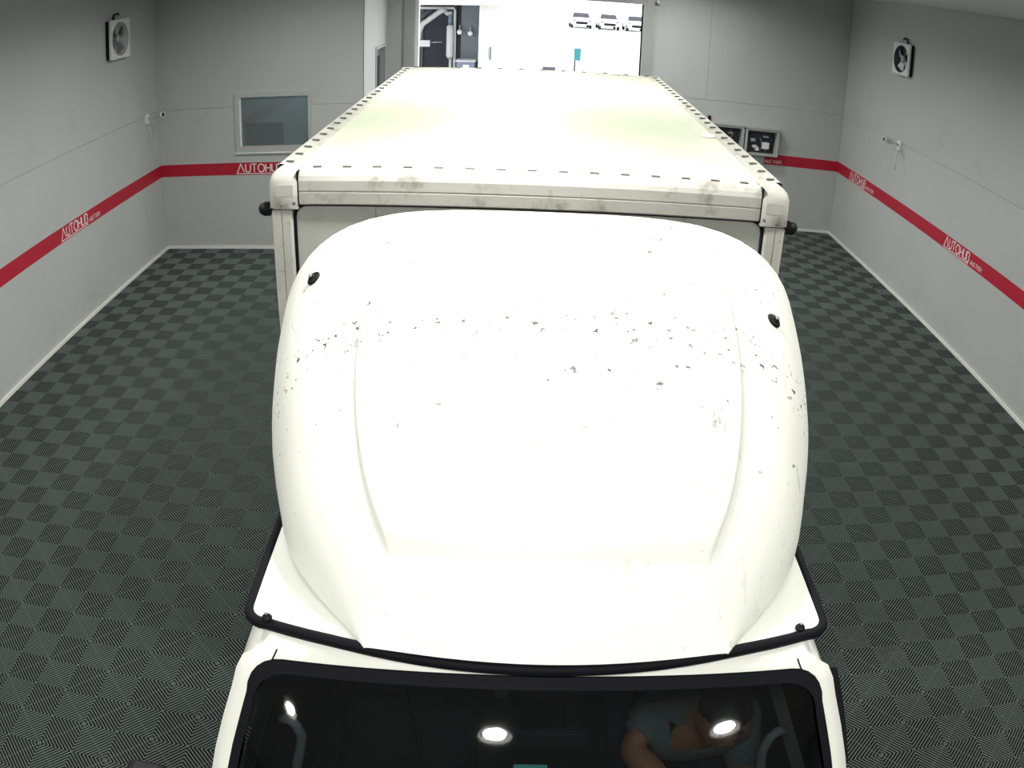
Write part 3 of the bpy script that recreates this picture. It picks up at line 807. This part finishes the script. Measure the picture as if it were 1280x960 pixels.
# rivets and clips along the roof edges (shared mesh)
rv = obj('rivet', MB().rbox(-.0155, .0155, -.0065, .0065, 0, .007, .003, 2), 'rivet_metal', cargo)
first = [True]
def rivet(p, rz):
    w_ = bxf(Vector(p))
    if first[0]:
        first[0] = False; rv.location = w_ - WLOC[cargo.name]; rv.rotation_euler.z = rz; WLOC[rv.name] = w_
    else: copy_at(rv, w_, cargo, rz)
for s in (-1, 1):
    for k in range(24): rivet((s * (HB - .040), .13 + k * .125, ZT + .0035), 0.25 * s)
for k in range(15): rivet((-HB + .16 + k * .1036, .050, ZT + .0015), 0)
for k in range(12): rivet((-HB + .10 + k * .143, LB - .01, ZT + .0075), 0)
# chassis, wheels
mb = MB()
for s in (-1, 1): mb.box(CX + s * .36 - .04, CX + s * .36 + .04, 1.0, 5.7, .50, .66)
for yy in (1.2, 2.3, 3.2, 4.2, 5.4): mb.box(CX - .4, CX + .4, yy - .05, yy + .05, .52, .74)
obj('chassis', mb, 'rubber', truck)
def wheel(x, y, r, w, s):
    mb = MB(); mb.lathe((x - w / 2, y, r), (1, 0, 0), [(r * .62, 0), (r * .93, .0), (r, w * .18), (r, w * .82), (r * .93, w), (r * .62, w)], 28, False, False)
    wl = obj('wheel', mb, 'tyre', truck)
    mb = MB(); o = w / 2 if s > 0 else -w / 2
    mb.lathe((x, y, r), (s, 0, 0), [(r * .63, -w * .45), (r * .63, w * .42), (r * .55, w * .38), (r * .50, w * .15), (r * .2, w * .2), (r * .18, w * .4), (r * .05, w * .42)], 24)
    obj('rim', mb, 'steel', wl)
for s in (-1, 1):
    wheel(CX + s * .70, 1.62, .30, .19, s); wheel(CX + s * .68, 4.55, .27, .30, s)
# --- cab interior
for s in (-1, 1):
    sx = CX + s * 0.40
    st = obj('seat', MB().rbox(sx - .24, sx + .24, 1.55, 2.06, .62, .86, .06, 4), 'seat_cloth', truck)
    mb = MB()
    mb.loft([[(sx - .22, y0, z), (sx - .16, y0 - .02, z), (sx + .16, y0 - .02, z), (sx + .22, y0, z), (sx + .22, y0 + .13, z), (sx - .22, y0 + .13, z)] for y0, z in ((2.02, .84), (2.08, 1.1), (2.16, 1.42), (2.18, 1.46))], True, True, True, True)
    obj('seat_back', mb, 'seat_cloth', st)
mb = MB(); mb.loft([[(CX - .77, y, z), (CX + .77, y, z)] for y, z in ((.80, 1.09), (.98, 1.12), (1.12, 1.08), (1.16, .95), (1.15, .61))], closed=False, sm=True); obj('dashboard', mb, 'interior_dark', truck)
SWX = CX + 0.44
cen = Vector((SWX, 1.24, 1.05)); ax = Vector((0, .42, .9)).normalized(); u_ = Vector((1, 0, 0)); w_ = ax.cross(u_)
mb = MB(); mb.tube([cen + (u_ * math.cos(2 * PI * i / 28) + w_ * math.sin(2 * PI * i / 28)) * .19 for i in range(29)], .013, 8, False)
stw = obj('steering_wheel', mb, 'black_plastic', truck)
mb = MB(); mb.lathe(cen - ax * .03, ax, [(.06, 0), (.06, .03), (.03, .04)], 16)
for a in (.3, PI - .3, 1.5 * PI): mb.tube([cen, cen + (u_ * math.cos(a) + w_ * math.sin(a)) * .185], .011, 6)
obj('wheel_hub', mb, 'black_plastic', stw)
for s, pts in ((1, [(.905, 1.42, 1.372), (.872, 1.41, 1.386), (.852, 1.40, 1.37), (.846, 1.40, 1.31), (.858, 1.40, 1.24), (.872, 1.40, 1.19), (.878, 1.40, 1.10)]), (-1, [(-.665, 1.42, 1.39), (-.640, 1.41, 1.41), (-.618, 1.40, 1.40), (-.608, 1.40, 1.35), (-.625, 1.40, 1.27), (-.645, 1.40, 1.20), (-.665, 1.40, 1.10)])):
    pts = [(x - s * 0.075, y, z) for x, y, z in pts]
    obj('grab_handle', MB().tube(pts, .015, 8), 'interior_grey', truck)
mb = MB().rbox(CX - .135, CX + .125, 1.235, 1.26, 1.575, 1.64, .022, 4); rm = obj('rear_view_mirror', mb, 'interior_dark', truck)
obj('mirror_stem', MB().tube([(CX - .03, 1.25, 1.635), (CX - .06, 1.262, 1.72), (CX - .085, y_front(CX - .085, 1.80) + .03, 1.795)], .007, 6), 'black_plastic', rm)
obj('mirror_foot', MB().lathe((CX - .088, y_front(CX - .088, 1.80) + .012, 1.80), (0, .78, -.62), [(.016, 0), (.016, .012), (.008, .016)], 12), 'black_plastic', rm)
mb = MB(); mb.quad([(x, y_front(x, z) + .006, z) for x, z in ((CX - .055, 1.640), (CX + .02, 1.640), (CX + .02, 1.668), (CX - .055, 1.668))]); obj('inspection_sticker', mb, 'teal_sticker', cab)

# ------------------------------------------------------------------ driver
def skin_body(name, verts, edges, radii, root, material, parent, label=None, category=None, sub=2):
    o = Vector(verts[root]); me = bpy.data.meshes.new(name); me.from_pydata([tuple(Vector(v) - o) for v in verts], edges, [])
    ob = bpy.data.objects.new(name, me); place(ob, o, parent, label, category)
    md = ob.modifiers.new('skin', 'SKIN'); md.use_smooth_shade = True
    sv = me.skin_vertices[0].data
    for i, r in enumerate(radii): sv[i].radius = r if isinstance(r, tuple) else (r, r); sv[i].use_root = (i == root)
    ms = ob.modifiers.new('subdivision', 'SUBSURF'); ms.levels = sub; ms.render_levels = sub
    me.materials.append(MATS[material]); return ob
DXR = 0.60
V = []; E_ = []; RD = []
def add(p, r, par=None):
    V.append(p); RD.append(r)
    if par is not None: E_.append((par, len(V) - 1))
    return len(V) - 1
pel = add((DXR - .03, 1.86, .96), (.13, .11))
sp1 = add((DXR - .02, 1.74, 1.08), (.125, .10), pel)
sp2 = add((DXR, 1.60, 1.20), (.145, .10), sp1)
sp3 = add((DXR + .01, 1.53, 1.275), (.12, .085), sp2)
nk = add((DXR + .02, 1.475, 1.335), .052, sp3)
hd0 = add((DXR + .03, 1.445, 1.39), (.068, .072), nk)
hd1 = add((DXR + .035, 1.44, 1.445), (.074, .088), hd0)
hd2 = add((DXR + .035, 1.445, 1.50), (.062, .076), hd1)
nose = add((DXR + .033, 1.345, 1.425), .011, hd1)
ear1 = add((DXR + .115, 1.455, 1.43), .014, hd1); ear2 = add((DXR - .045, 1.455, 1.43), .014, hd1)
# his right arm (towards the middle of the cab), forearm reaching forward and across
rs = add((DXR - .15, 1.56, 1.265), .058, sp3)
re = add((0.395, 1.50, 1.235), .046, rs)
rf = add((0.455, 1.42, 1.215), .050, re)
rw = add((0.535, 1.30, 1.165), .031, rf)
rp = add((0.555, 1.255, 1.145), (.036, .018), rw)
for k in range(4):
    a = add((0.535 + .020 * k, 1.205 - .004 * k, 1.140), .0095, rp); b_ = add((0.535 + .020 * k, 1.18, 1.115), .0085, a); add((0.535 + .020 * k, 1.19, 1.09), .0075, b_)
th = add((0.52, 1.26, 1.135), .0105, rw); add((0.515, 1.225, 1.12), .009, th)
# his left arm on the steering wheel
ls = add((DXR + .15, 1.56, 1.255), .058, sp3)
le = add((DXR + .17, 1.42, 1.05), .046, ls)
lw = add((DXR + .07, 1.27, 1.05), .030, le)
lp_ = add((DXR + .035, 1.225, 1.06), (.034, .018), lw)
for k in range(4):
    a = add((DXR + .02 - .012 * k, 1.19 - .004 * k, 1.075 - .012 * k), .0095, lp_); b_ = add((DXR + .0 - .012 * k, 1.18, 1.06 - .014 * k), .0085, a); add((DXR + .0 - .010 * k, 1.19, 1.045 - .014 * k), .0075, b_)
th = add((DXR + .03, 1.235, 1.085), .0105, lw); add((DXR + .0, 1.225, 1.085), .009, th)
# legs
for s in (-1, 1):
    hp = add((DXR - .03 + s * .10, 1.82, .93), .088, pel)
    kn = add((DXR - .03 + s * .13, 1.42, .95), .062, hp)
    an = add((DXR - .03 + s * .13, 1.28, .70), .042, kn)
    add((DXR - .03 + s * .13, 1.22, .645), .032, an)
driver = skin_body('person', V, E_, RD, pel, 'skin', None, 'driver in a grey-green short-sleeved shirt behind the dark windshield, one forearm raised', 'person')
# clothing: slightly larger skins over torso and upper arms, and over the legs
def child_skin(name, chain, material):
    vs, es, rs_ = [], [], []
    for p, r, par in chain:
        vs.append(p); rs_.append(r)
        if par is not None: es.append((par, len(vs) - 1))
    return skin_body(name, vs, es, rs_, 0, material, driver)
child_skin('shirt', [(V[pel], (.145, .125), None), (V[sp1], (.14, .115), 0), (V[sp2], (.168, .128), 1), (V[sp3], (.152, .125), 2), ((DXR + .014, 1.50, 1.312), (.078, .078), 3),
    (V[rs], .080, 3), ((DXR - .165, 1.54, 1.252), .066, 5), ((DXR - .18, 1.525, 1.245), .062, 6), (V[ls], .080, 3), ((DXR + .157, 1.51, 1.18), .066, 8), ((DXR + .163, 1.47, 1.125), .062, 9)], 'shirt')
ch = [(V[pel], (.142, .12), None)]
for s in (-1, 1):
    b0 = len(ch)
    ch += [((DXR - .03 + s * .10, 1.82, .93), .096, 0), ((DXR - .03 + s * .13, 1.42, .95), .070, b0), ((DXR - .03 + s * .13, 1.28, .70), .055, b0 + 1)]
child_skin('trousers', ch, 'trousers')
mb = MB(); hc = Vector((DXR + .036, 1.455, 1.465))
rings = []
for i in range(7):
    a = PI / 2 * i / 6.0 * 0.99
    rings.append([hc + Vector((.080 * math.cos(a) * math.cos(q), .096 * math.cos(a) * math.sin(q) + .006, .092 * math.sin(a) - .02 + .03 * math.sin(q) * -1 * (1 - i / 6))) for q in [2 * PI * k / 18 for k in range(18)]])
mb.loft(rings, True, True, True, True); obj('hair', mb, 'hair', driver)
for s in (-1, 1):
    obj('eye', MB().lathe((DXR + .034 + s * .030, 1.366, 1.447), (0, -1, 0), [(.009, -.008), (.009, -.002), (.006, .001), (.002, .002)], 10), 'hair', driver)
obj('mouth', MB().rbox(DXR + .012, DXR + .056, 1.364, 1.374, 1.392, 1.400, .003, 2), 'skin', driver)

# ------------------------------------------------------------------ ceiling downlights
GRP = 'round ceiling downlights'
LIGHTS = [(x, y) for y in (-2.70, -0.15, 2.40, 4.95, 7.50, 10.05) for x in (-2.14, -0.06, 2.02) if not (x < XS and y > YL)]
protos = []
for n, (x, y) in enumerate(LIGHTS):
    e = empty('downlight', (x, y, ZC), 'round white ceiling downlight, %s row, %s from the wall behind the camera' % ('left' if x < -1 else 'middle' if x < 1 else 'right', ('first', 'second', 'third', 'fourth', 'fifth', 'sixth')[round((y + 2.70) / 2.55)]), 'light', GRP)
    if n == 0:
        mb = MB(); mb.lathe((x, y, ZC), (0, 0, -1), [(.165, -.002), (.165, .050), (.160, .055), (.152, .054), (.100, .026), (.10, .020)], 32, True, False)
        ring = obj('housing', mb, 'white_plastic', e, origin='c')
        lens = obj('lens', MB().lathe((x, y, ZC), (0, 0, -1), [(.099, .014), (.099, .024), (.070, .028), (.03, .029)], 32), 'lens_glow', e, origin='c')
        protos = [(ring, WLOC[ring.name] - Vector((x, y, ZC))), (lens, WLOC[lens.name] - Vector((x, y, ZC)))]
    else:
        for pr_, off in protos: copy_at(pr_, Vector((x, y, ZC)) + off, e)
    ld = bpy.data.lights.new('lamp', 'AREA'); ld.shape = 'DISK'; ld.size = 0.19; ld.energy = LAMP_W; ld.spread = LAMP_SPREAD; ld.color = (1.0, 1.0, 0.955)
    lo_ = bpy.data.objects.new('lamp', ld); place(lo_, (x, y, ZC - 0.034), e)

# ------------------------------------------------------------------ office window
w = bpy.data.objects.new('window_1', None); place(w, ((WX0 + WX1) / 2, YL, WZ0)); w['kind'] = 'structure'
def fr(x0, x1, z0, z1, y0=-.022, y1=.05, m='aluminium', n='window_frame'): return obj(n, MB().box(x0, x1, YL + y0, YL + y1, z0, z1), m, w)
fw = 0.058
fr(WX0, WX1, WZ1 - fw, WZ1); fr(WX0, WX1, WZ0, WZ0 + fw + .02); fr(WX0, WX0 + fw, WZ0 + fw + .02, WZ1 - fw); fr(WX1 - fw * .75, WX1, WZ0 + fw + .02, WZ1 - fw)
fr(WX0 + fw, WX0 + fw + .016, WZ0 + fw, WZ1 - fw, -.005, .03, 'white_plastic', 'glazing_bead')
fr(WX0 - .012, WX1 + .012, WZ0 - .014, WZ0, -.035, .02, 'white_plastic', 'window_sill')
obj('pane', MB().box(WX0 + fw * .8, WX1 - fw * .6, YL + .018, YL + .022, WZ0 + fw * .8, WZ1 - fw * .8), 'window_glass', w)
# the office behind it
mb = MB(); a0, a1, b0_, b1_ = -3.9, -1.95, YL + TH, YL + 1.55
mb.quad([(a0, b1_, .9), (a1, b1_, .9), (a1, b1_, 2.3), (a0, b1_, 2.3)]).quad([(a0, b0_, .9), (a0, b1_, .9), (a0, b1_, 2.3), (a0, b0_, 2.3)]).quad([(a1, b0_, .9), (a1, b1_, .9), (a1, b1_, 2.3), (a1, b0_, 2.3)]).quad([(a0, b0_, .9), (a1, b0_, .9), (a1, b1_, .9), (a0, b1_, .9)]).quad([(a0, b0_, 2.3), (a1, b0_, 2.3), (a1, b1_, 2.3), (a0, b1_, 2.3)])
obj('wall_office', mb, 'office_wall', kind='structure')
ol = empty('office_fill_lamp', (-2.9, YL + .9, 2.27), 'unseen flat ceiling lamp added to brighten the office behind the window', 'lamp')
obj('fill_lamp_panel', MB().rbox(-3.2, -2.6, YL + .75, YL + 1.05, 2.265, 2.298, .01, 2), 'white_plastic', ol)
old = bpy.data.lights.new('lamp', 'AREA'); old.shape = 'RECTANGLE'; old.size = 0.5; old.size_y = 0.25; old.energy = 9.0; old.color = (0.95, 1.0, 1.0)  # fill light, out of view, added so the monitor stands out in the office
place(bpy.data.objects.new('lamp', old), (-2.9, YL + .9, 2.255), ol)
mo = empty('monitor', (-3.07, YL + .10, 1.245), 'dark flat monitor standing behind the office window', 'monitor')
obj('screen', MB().box(-3.325, -2.822, YL + .175, YL + .195, 1.290, 1.578), 'monitor_dark', mo)
obj('stand', MB().box(-3.12, -3.02, YL + .195, YL + .23, 1.20, 1.40).box(-3.2, -2.94, YL + .17, YL + .30, 1.19, 1.21), 'device_dark', mo)

# ------------------------------------------------------------------ wall fans
def fan(xw, s, yc, zc, hy, hz, dark, label):
    e = empty('wall_fan', (xw, yc, zc - hz), label, 'fan', 'ventilation fans on the side walls')
    X = lambda d: xw + s * d
    r = min(hy, hz) * .88
    mb = MB(); circ = [(yc + (hy * .86) * math.cos(2 * PI * k / 28), zc + (hz * .86) * math.sin(2 * PI * k / 28)) for k in range(28)]
    sq = rrect(yc - hy, yc + hy, zc - hz, zc + hz, .02, 3)
    slab(mb, sq, [circ], lambda p: (X(.075), p[0], p[1]), lambda p: (X(.050), p[0], p[1])); obj('front_plate', mb, 'white_plastic', e)
    mb = MB(); n = len(sq); a = [(X(.0), p[0] * .97 + yc * .03, p[1] * .97 + zc * .03) for p in sq]; b = [(X(.05), p[0] * .97 + yc * .03, p[1] * .97 + zc * .03) for p in sq]; mb.loft([a, b], True, False, False, False)
    obj('housing', mb, 'black_plastic', e)
    mb = MB(); mb.loft([[(X(.078), *p) for p in circ], [(X(.07), yc + (p[0] - yc) * .93, zc + (p[1] - zc) * .93) for p in circ], [(X(.008), yc + (p[0] - yc) * .9, zc + (p[1] - zc) * .9) for p in circ]], True, False, True, True)
    obj('shroud', mb, 'grey_plastic' if not dark else 'device_dark', e)
    hub = obj('hub', MB().lathe((X(.02), yc, zc), (s, 0, 0), [(.05, 0), (.05, .03), (.02, .04)], 16), 'grey_plastic', e)
    for k in range(4):
        a0 = 2 * PI * k / 4 + .5; mb = MB()
        rows_ = []
        for q in (.18, .45, .78):
            R0 = q; wdt = .30 + .12 * q
            rows_.append([(X(.030 + .016 * t), yc + hy * R0 * math.cos(a0 + wdt * t) , zc + hz * R0 * math.sin(a0 + wdt * t)) for t in (-1, 0, 1)])
        mb.loft(rows_, closed=False, sm=True); obj('blade', mb, 'shed_steel' if not dark else 'aluminium', hub)
    mb = MB(); mb.tube([(X(.02), yc - hy * .3, zc + hz), (X(.03), yc - hy * .3, zc + hz + .05), (X(.03), yc + hy * .05, zc + hz + .07), (X(.02), yc + hy * .3, zc + hz + .05)], .012, 6); obj('cable', mb, 'black_plastic', e)
fan(XL, 1, 8.487, 2.868, .245, .228, False, 'square white wall fan with grey blades high on the left wall')
fan(XR, -1, 9.47, 2.885, .235, .205, True, 'square white wall fan with a dark opening high on the right wall')

# ------------------------------------------------------------------ wall cameras
def cctv(xw, s, y, z, tip, label):
    e = empty('security_camera', (xw, y, z - .06), label, 'camera', 'bullet cameras on the side walls')
    obj('mount_plate', MB().rbox(*sorted((xw, xw + s * .03)), y - .045, y + .045, z - .07, z + .05, .006), 'white_plastic', e)
    t = Vector(tip); b0 = Vector((xw + s * .03, y, z)); mid = Vector((xw + s * .12, y, z + .02))
    obj('arm', MB().tube([b0, mid, (mid + t) / 2], .016, 8), 'white_plastic', e)
    d = (t - mid).normalized(); st = t - d * .15
    bd = obj('camera_body', MB().lathe(st, d, [(.015, 0), (.032, .01), (.032, .125), (.037, .13), (.037, .15), (.028, .15)], 18), 'white_plastic', e)
    obj('camera_lens', MB().lathe(t - d * .001, d, [(.028, 0), (.024, .004), (.012, .006)], 16), 'glass_dark', bd)
    obj('cable', MB().tube([(xw + s * .02, y + .04, z - .06), (xw + s * .03, y + .05, z - .20), (xw + s * .012, y + .06, z - .34)], .005, 5), 'white_plastic', e)
cctv(XL, 1, 9.26, 1.80, (XL + .27, 9.19, 1.845), 'small white bullet camera on the left wall next to the office window corner')
cctv(XR, -1, 9.36, 1.80, (XR - .28, 9.30, 1.855), 'small bullet camera with a dark front on the right wall below the fan')

# ------------------------------------------------------------------ electrical cabinets on the far wall
def cabinet(x0, x1, z0, z1, seed, label):
    rnd = random.Random(seed); D = .14
    e = empty('electrical_cabinet', ((x0 + x1) / 2, YR - D / 2, z0), label, 'cabinet', 'open electrical cabinets on the far wall')
    mb = MB(); out = [(x0, z0), (x1, z0), (x1, z1), (x0, z1)]; h = [(x0 + .035, z0 + .025), (x1 - .035, z0 + .025), (x1 - .035, z1 - .03), (x0 + .035, z1 - .03)]
    slab(mb, out, [h], lambda p: (p[0], YR - D, p[1]), lambda p: (p[0], YR - .02, p[1])); obj('body', mb, 'cabinet_grey', e)
    obj('back_plate', MB().box(x0 + .01, x1 - .01, YR - .02, YR - .004, z0 + .01, z1 - .01), 'device_dark', e)
    obj('top_cover', MB().box(x0 - .01, x1 + .01, YR - D - .015, YR, z1, z1 + .022), 'cabinet_grey', e)
    w_ = x1 - x0; hh = z1 - z0
    for (fx, fz_, sx, sz, m) in ((.62, .36, .20, .24, 'letter_white'), (.30, .30, .12, .10, 'white_plastic'), (.30, .55, .14, .12, 'grey_plastic'), (.44, .22, .10, .14, 'white_plastic'), (.62, .70, .16, .07, 'grey_plastic'), (.2, .72, .10, .1, 'device_dark')):
        fx += rnd.uniform(-.04, .04); a = x0 + w_ * fx; b = z0 + hh * fz_
        obj('breaker', MB().rbox(a - w_ * sx / 2, a + w_ * sx / 2, YR - .08, YR - .02, b - hh * sz / 2, b + hh * sz / 2, .006, 2), m, e)
    for k in range(4):
        a = x0 + w_ * rnd.uniform(.2, .85); z_ = z0 + hh * rnd.uniform(.5, .85)
        obj('wire', MB().tube([(a, YR - .03, z_), (a + .03, YR - .06, z_ - .06), (a + rnd.uniform(-.08, .08), YR - .05, z_ - .16), (a, YR - .04, z0 + .06)], .006, 5), 'black_plastic' if k % 2 else 'interior_grey', e)
cabinet(2.73, 3.205, 1.115, 1.50, 1, 'open grey electrical cabinet half hidden behind the cargo box')
cabinet(3.225, 3.735, 1.105, 1.49, 2, 'open grey electrical cabinet at the end of the red band')
o = obj('cable_duct', MB().rbox(3.35, 3.56, YR - .07, YR - .003, .80, 1.10, .012, 2), 'grey_plastic', label='short grey duct below the open electrical cabinets', category='duct')
o = empty('wall_switch', (2.70, YR, 1.55), 'small black device on the far wall above the electrical cabinets', 'device')
obj('case', MB().rbox(2.685, 2.725, YR - .05, YR, 1.535, 1.60, .012, 3), 'black_plastic', o); obj('stem', MB().tube([(2.705, YR - .02, 1.54), (2.73, YR - .02, 1.50), (2.84, YR - .02, 1.515)], .010, 6), 'black_plastic', o)

# ------------------------------------------------------------------ outside
mb = MB().box(-60, 60, YR + TH, 160, -.30, -.004); obj('ground_yard', mb, 'concrete', kind='structure')
SY = 17.0
shed = empty('shed', (-2.4, SY + 2, 0), 'open-fronted workshop shed with a dark interior outside the vehicle door', 'shed')
mb = MB(); mb.box(-7.0, -.78, SY + 3.0, SY + 3.1, 0, 2.95).box(-7.0, -6.9, SY, SY + 3.0, 0, 2.95).box(-7, -.78, SY, SY + 3.0, -.02, .02); obj('shed_wall', mb, 'shed_dark', shed)
obj('roof', MB().box(-7.2, -.28, SY - .25, SY + 3.3, 2.90, 3.02), 'siding', shed)
obj('fascia', MB().box(-7.2, -.28, SY - .30, SY - .25, 2.86, 3.04), 'siding', shed)
mb = MB()
for k in range(9): x = -.78 + k * .05; mb.box(x, x + .046, SY - .02 - (.006 if k % 2 else 0), SY + .10, 0, 2.90)
mb.box(-.78, -.33, SY + .08, SY + 3.1, 0, 2.90)
obj('side_wall', mb, 'siding', shed)
obj('wall_hook', MB().rbox(-.56, -.52, SY - .07, SY - .02, 1.72, 1.98, .006), 'shed_steel', shed)
for k in range(7): obj('wall_rib', MB().box(-6.2 + k * .78, -6.14 + k * .78, SY + 2.95, SY + 3.0, 0, 2.9), 'shed_steel', shed)
obj('steel_door', MB().box(-1.24, -.84, SY + 1.52, SY + 1.58, 0, 2.85), 'shed_steel', shed)
PY = 18.5
pp = shed
def pipe(n, pts, r, m='pipe_white'): obj(n, MB().tube(pts, r, 10), m, pp)
pipe('pipe', [(-4.5, PY, 2.76), (-1.42, PY, 2.75), (-1.385, PY, 2.70), (-1.355, PY, 0.0)], .030)
pipe('duct', [(-2.17, PY - .1, 1.9), (-2.15, PY - .1, 2.22), (-2.08, PY - .1, 2.38), (-1.72, PY - .1, 2.66), (-1.60, PY - .1, 2.72)], .060)
pipe('duct', [(-2.35, PY + .6, 2.35), (-1.95, PY + .6, 2.75)], .05, 'shed_steel')
pipe('pipe', [(-1.66, PY, 2.74), (-1.55, PY, 2.62), (-1.45, PY, 2.64)], .050)
pipe('duct', [(-1.487, PY, 2.64), (-1.484, PY, 2.34)], .045, 'bin_blue')
pipe('tank', [(-1.48, PY - .05, 2.36), (-1.48, PY - .05, 2.33), (-1.475, PY - .05, 1.66), (-1.47, PY - .05, 1.60)], [.05, .078, .085, .05])
pipe('pipe', [(-1.465, PY, 1.62), (-1.46, PY, 0.0)], .032)
ho = obj('hoist_beam', MB().box(-3.4, -1.90, PY - .28, PY - .12, 1.88, 2.02), 'pipe_white', shed); obj('rod', MB().tube([(-1.92, PY - .2, 1.97), (-1.64, PY - .2, 1.98)], .016), 'steel', ho); obj('post', MB().box(-3.4, -3.3, PY - .28, PY - .12, 0, 1.9), 'shed_steel', ho)
wb = empty('storage_bin', (-1.09, PY - .3, 0), 'blue-grey plastic bin on a stand at the shed entrance', 'bin')
obj('bin', MB().rbox(-1.29, -.90, PY - .5, PY - .1, 1.30, 1.56, .02), 'bin_blue', wb); obj('lid', MB().rbox(-1.31, -.88, PY - .52, PY - .08, 1.56, 1.60, .01), 'pipe_white', wb)
obj('bin_label', MB().box(-1.15, -1.02, PY - .505, PY - .50, 1.40, 1.50), 'letter_white', wb); obj('stand', MB().box(-1.28, -.91, PY - .48, PY - .12, 0, 1.30), 'shed_steel', wb)
for x, z in ((-1.27, 2.20), (-1.035, 2.17)):
    l = obj('work_lamp', MB().lathe((x, PY - .06, z), (0, -1, .2), [(.03, -.05), (.055, 0), (.055, .03), (.03, .04)], 14), 'letter_white', shed); obj('lamp_bracket', MB().box(x - .012, x + .012, PY - .05, PY + .06, z + .02, z + .16), 'steel', l)
sg = empty('yard_sign', (2.22, 32.6, 0), 'small teal sign on a thin post out in the bright yard', 'sign')
obj('post', MB().tube([(2.24, 32.6, 0), (2.24, 32.6, .85)], .03), 'black_plastic', sg); obj('sign_board', MB().rbox(2.20, 2.46, 32.55, 32.58, .45, .95, .02), 'sign_teal', sg)
ab = obj('kerb_stone', MB().rbox(1.0, 1.5, 32.5, 32.7, 0, .14, .03), 'shed_dark', label='dark kerb stone left of the yard sign', category='kerb')
def car(x, y, n, label):
    e = empty('car', (x, y, 0), label, 'car', 'white cars parked across the yard')
    w = .88
    prof = [(-2.1, .35), (-2.15, .65), (-2.0, .82), (-1.1, .95), (-.55, 1.38), (.7, 1.42), (1.5, .98), (2.05, .92), (2.15, .6), (2.1, .35)]
    mb = MB(); mb.loft([[(x + sx * (w if z < .96 else w * .80), y + yy, z) for yy, z in prof] for sx in (-1, -.9, .9, 1)], closed=True, cap0=True, cap1=True, sm=False); obj('body', mb, 'car_white', e)
    mb = MB().quad([(x - .74, y - 1.07, .98), (x + .74, y - 1.07, .98), (x + .62, y - .60, 1.35), (x - .62, y - .60, 1.35)]); 
    for i in range(len(mb.v)): a = mb.v[i]; mb.v[i] = (a[0], a[1] - .03, a[2] + .02)
    mb.quad([(p[0], p[1] + .02, p[2] - .02) for p in mb.v[:4]]); obj('windshield', mb, 'glass_dark', e)
    obj('grille', MB().rbox(x - .5, x + .5, y - 2.18, y - 2.10, .40, .62, .04), 'black_plastic', e)
    for s in (-1, 1):
        for yy in (-1.35, 1.35): obj('wheel', MB().lathe((x + s * .80, y + yy, .31), (s, 0, 0), [(.31, -.1), (.31, .1), (.18, .11)], 16), 'tyre', e)
        obj('headlamp', MB().rbox(x + s * .66 - .15, x + s * .66 + .15, y - 2.13, y - 2.02, .62, .76, .04), 'glass_dark', e)
for k, x in enumerate((5.4, 7.8, 10.2)):
    car(x, 74, k, ['white car parked far out in the yard, leftmost of the three', 'white car parked far out in the yard, middle of the three', 'white car parked far out in the yard, rightmost of the three'][k])
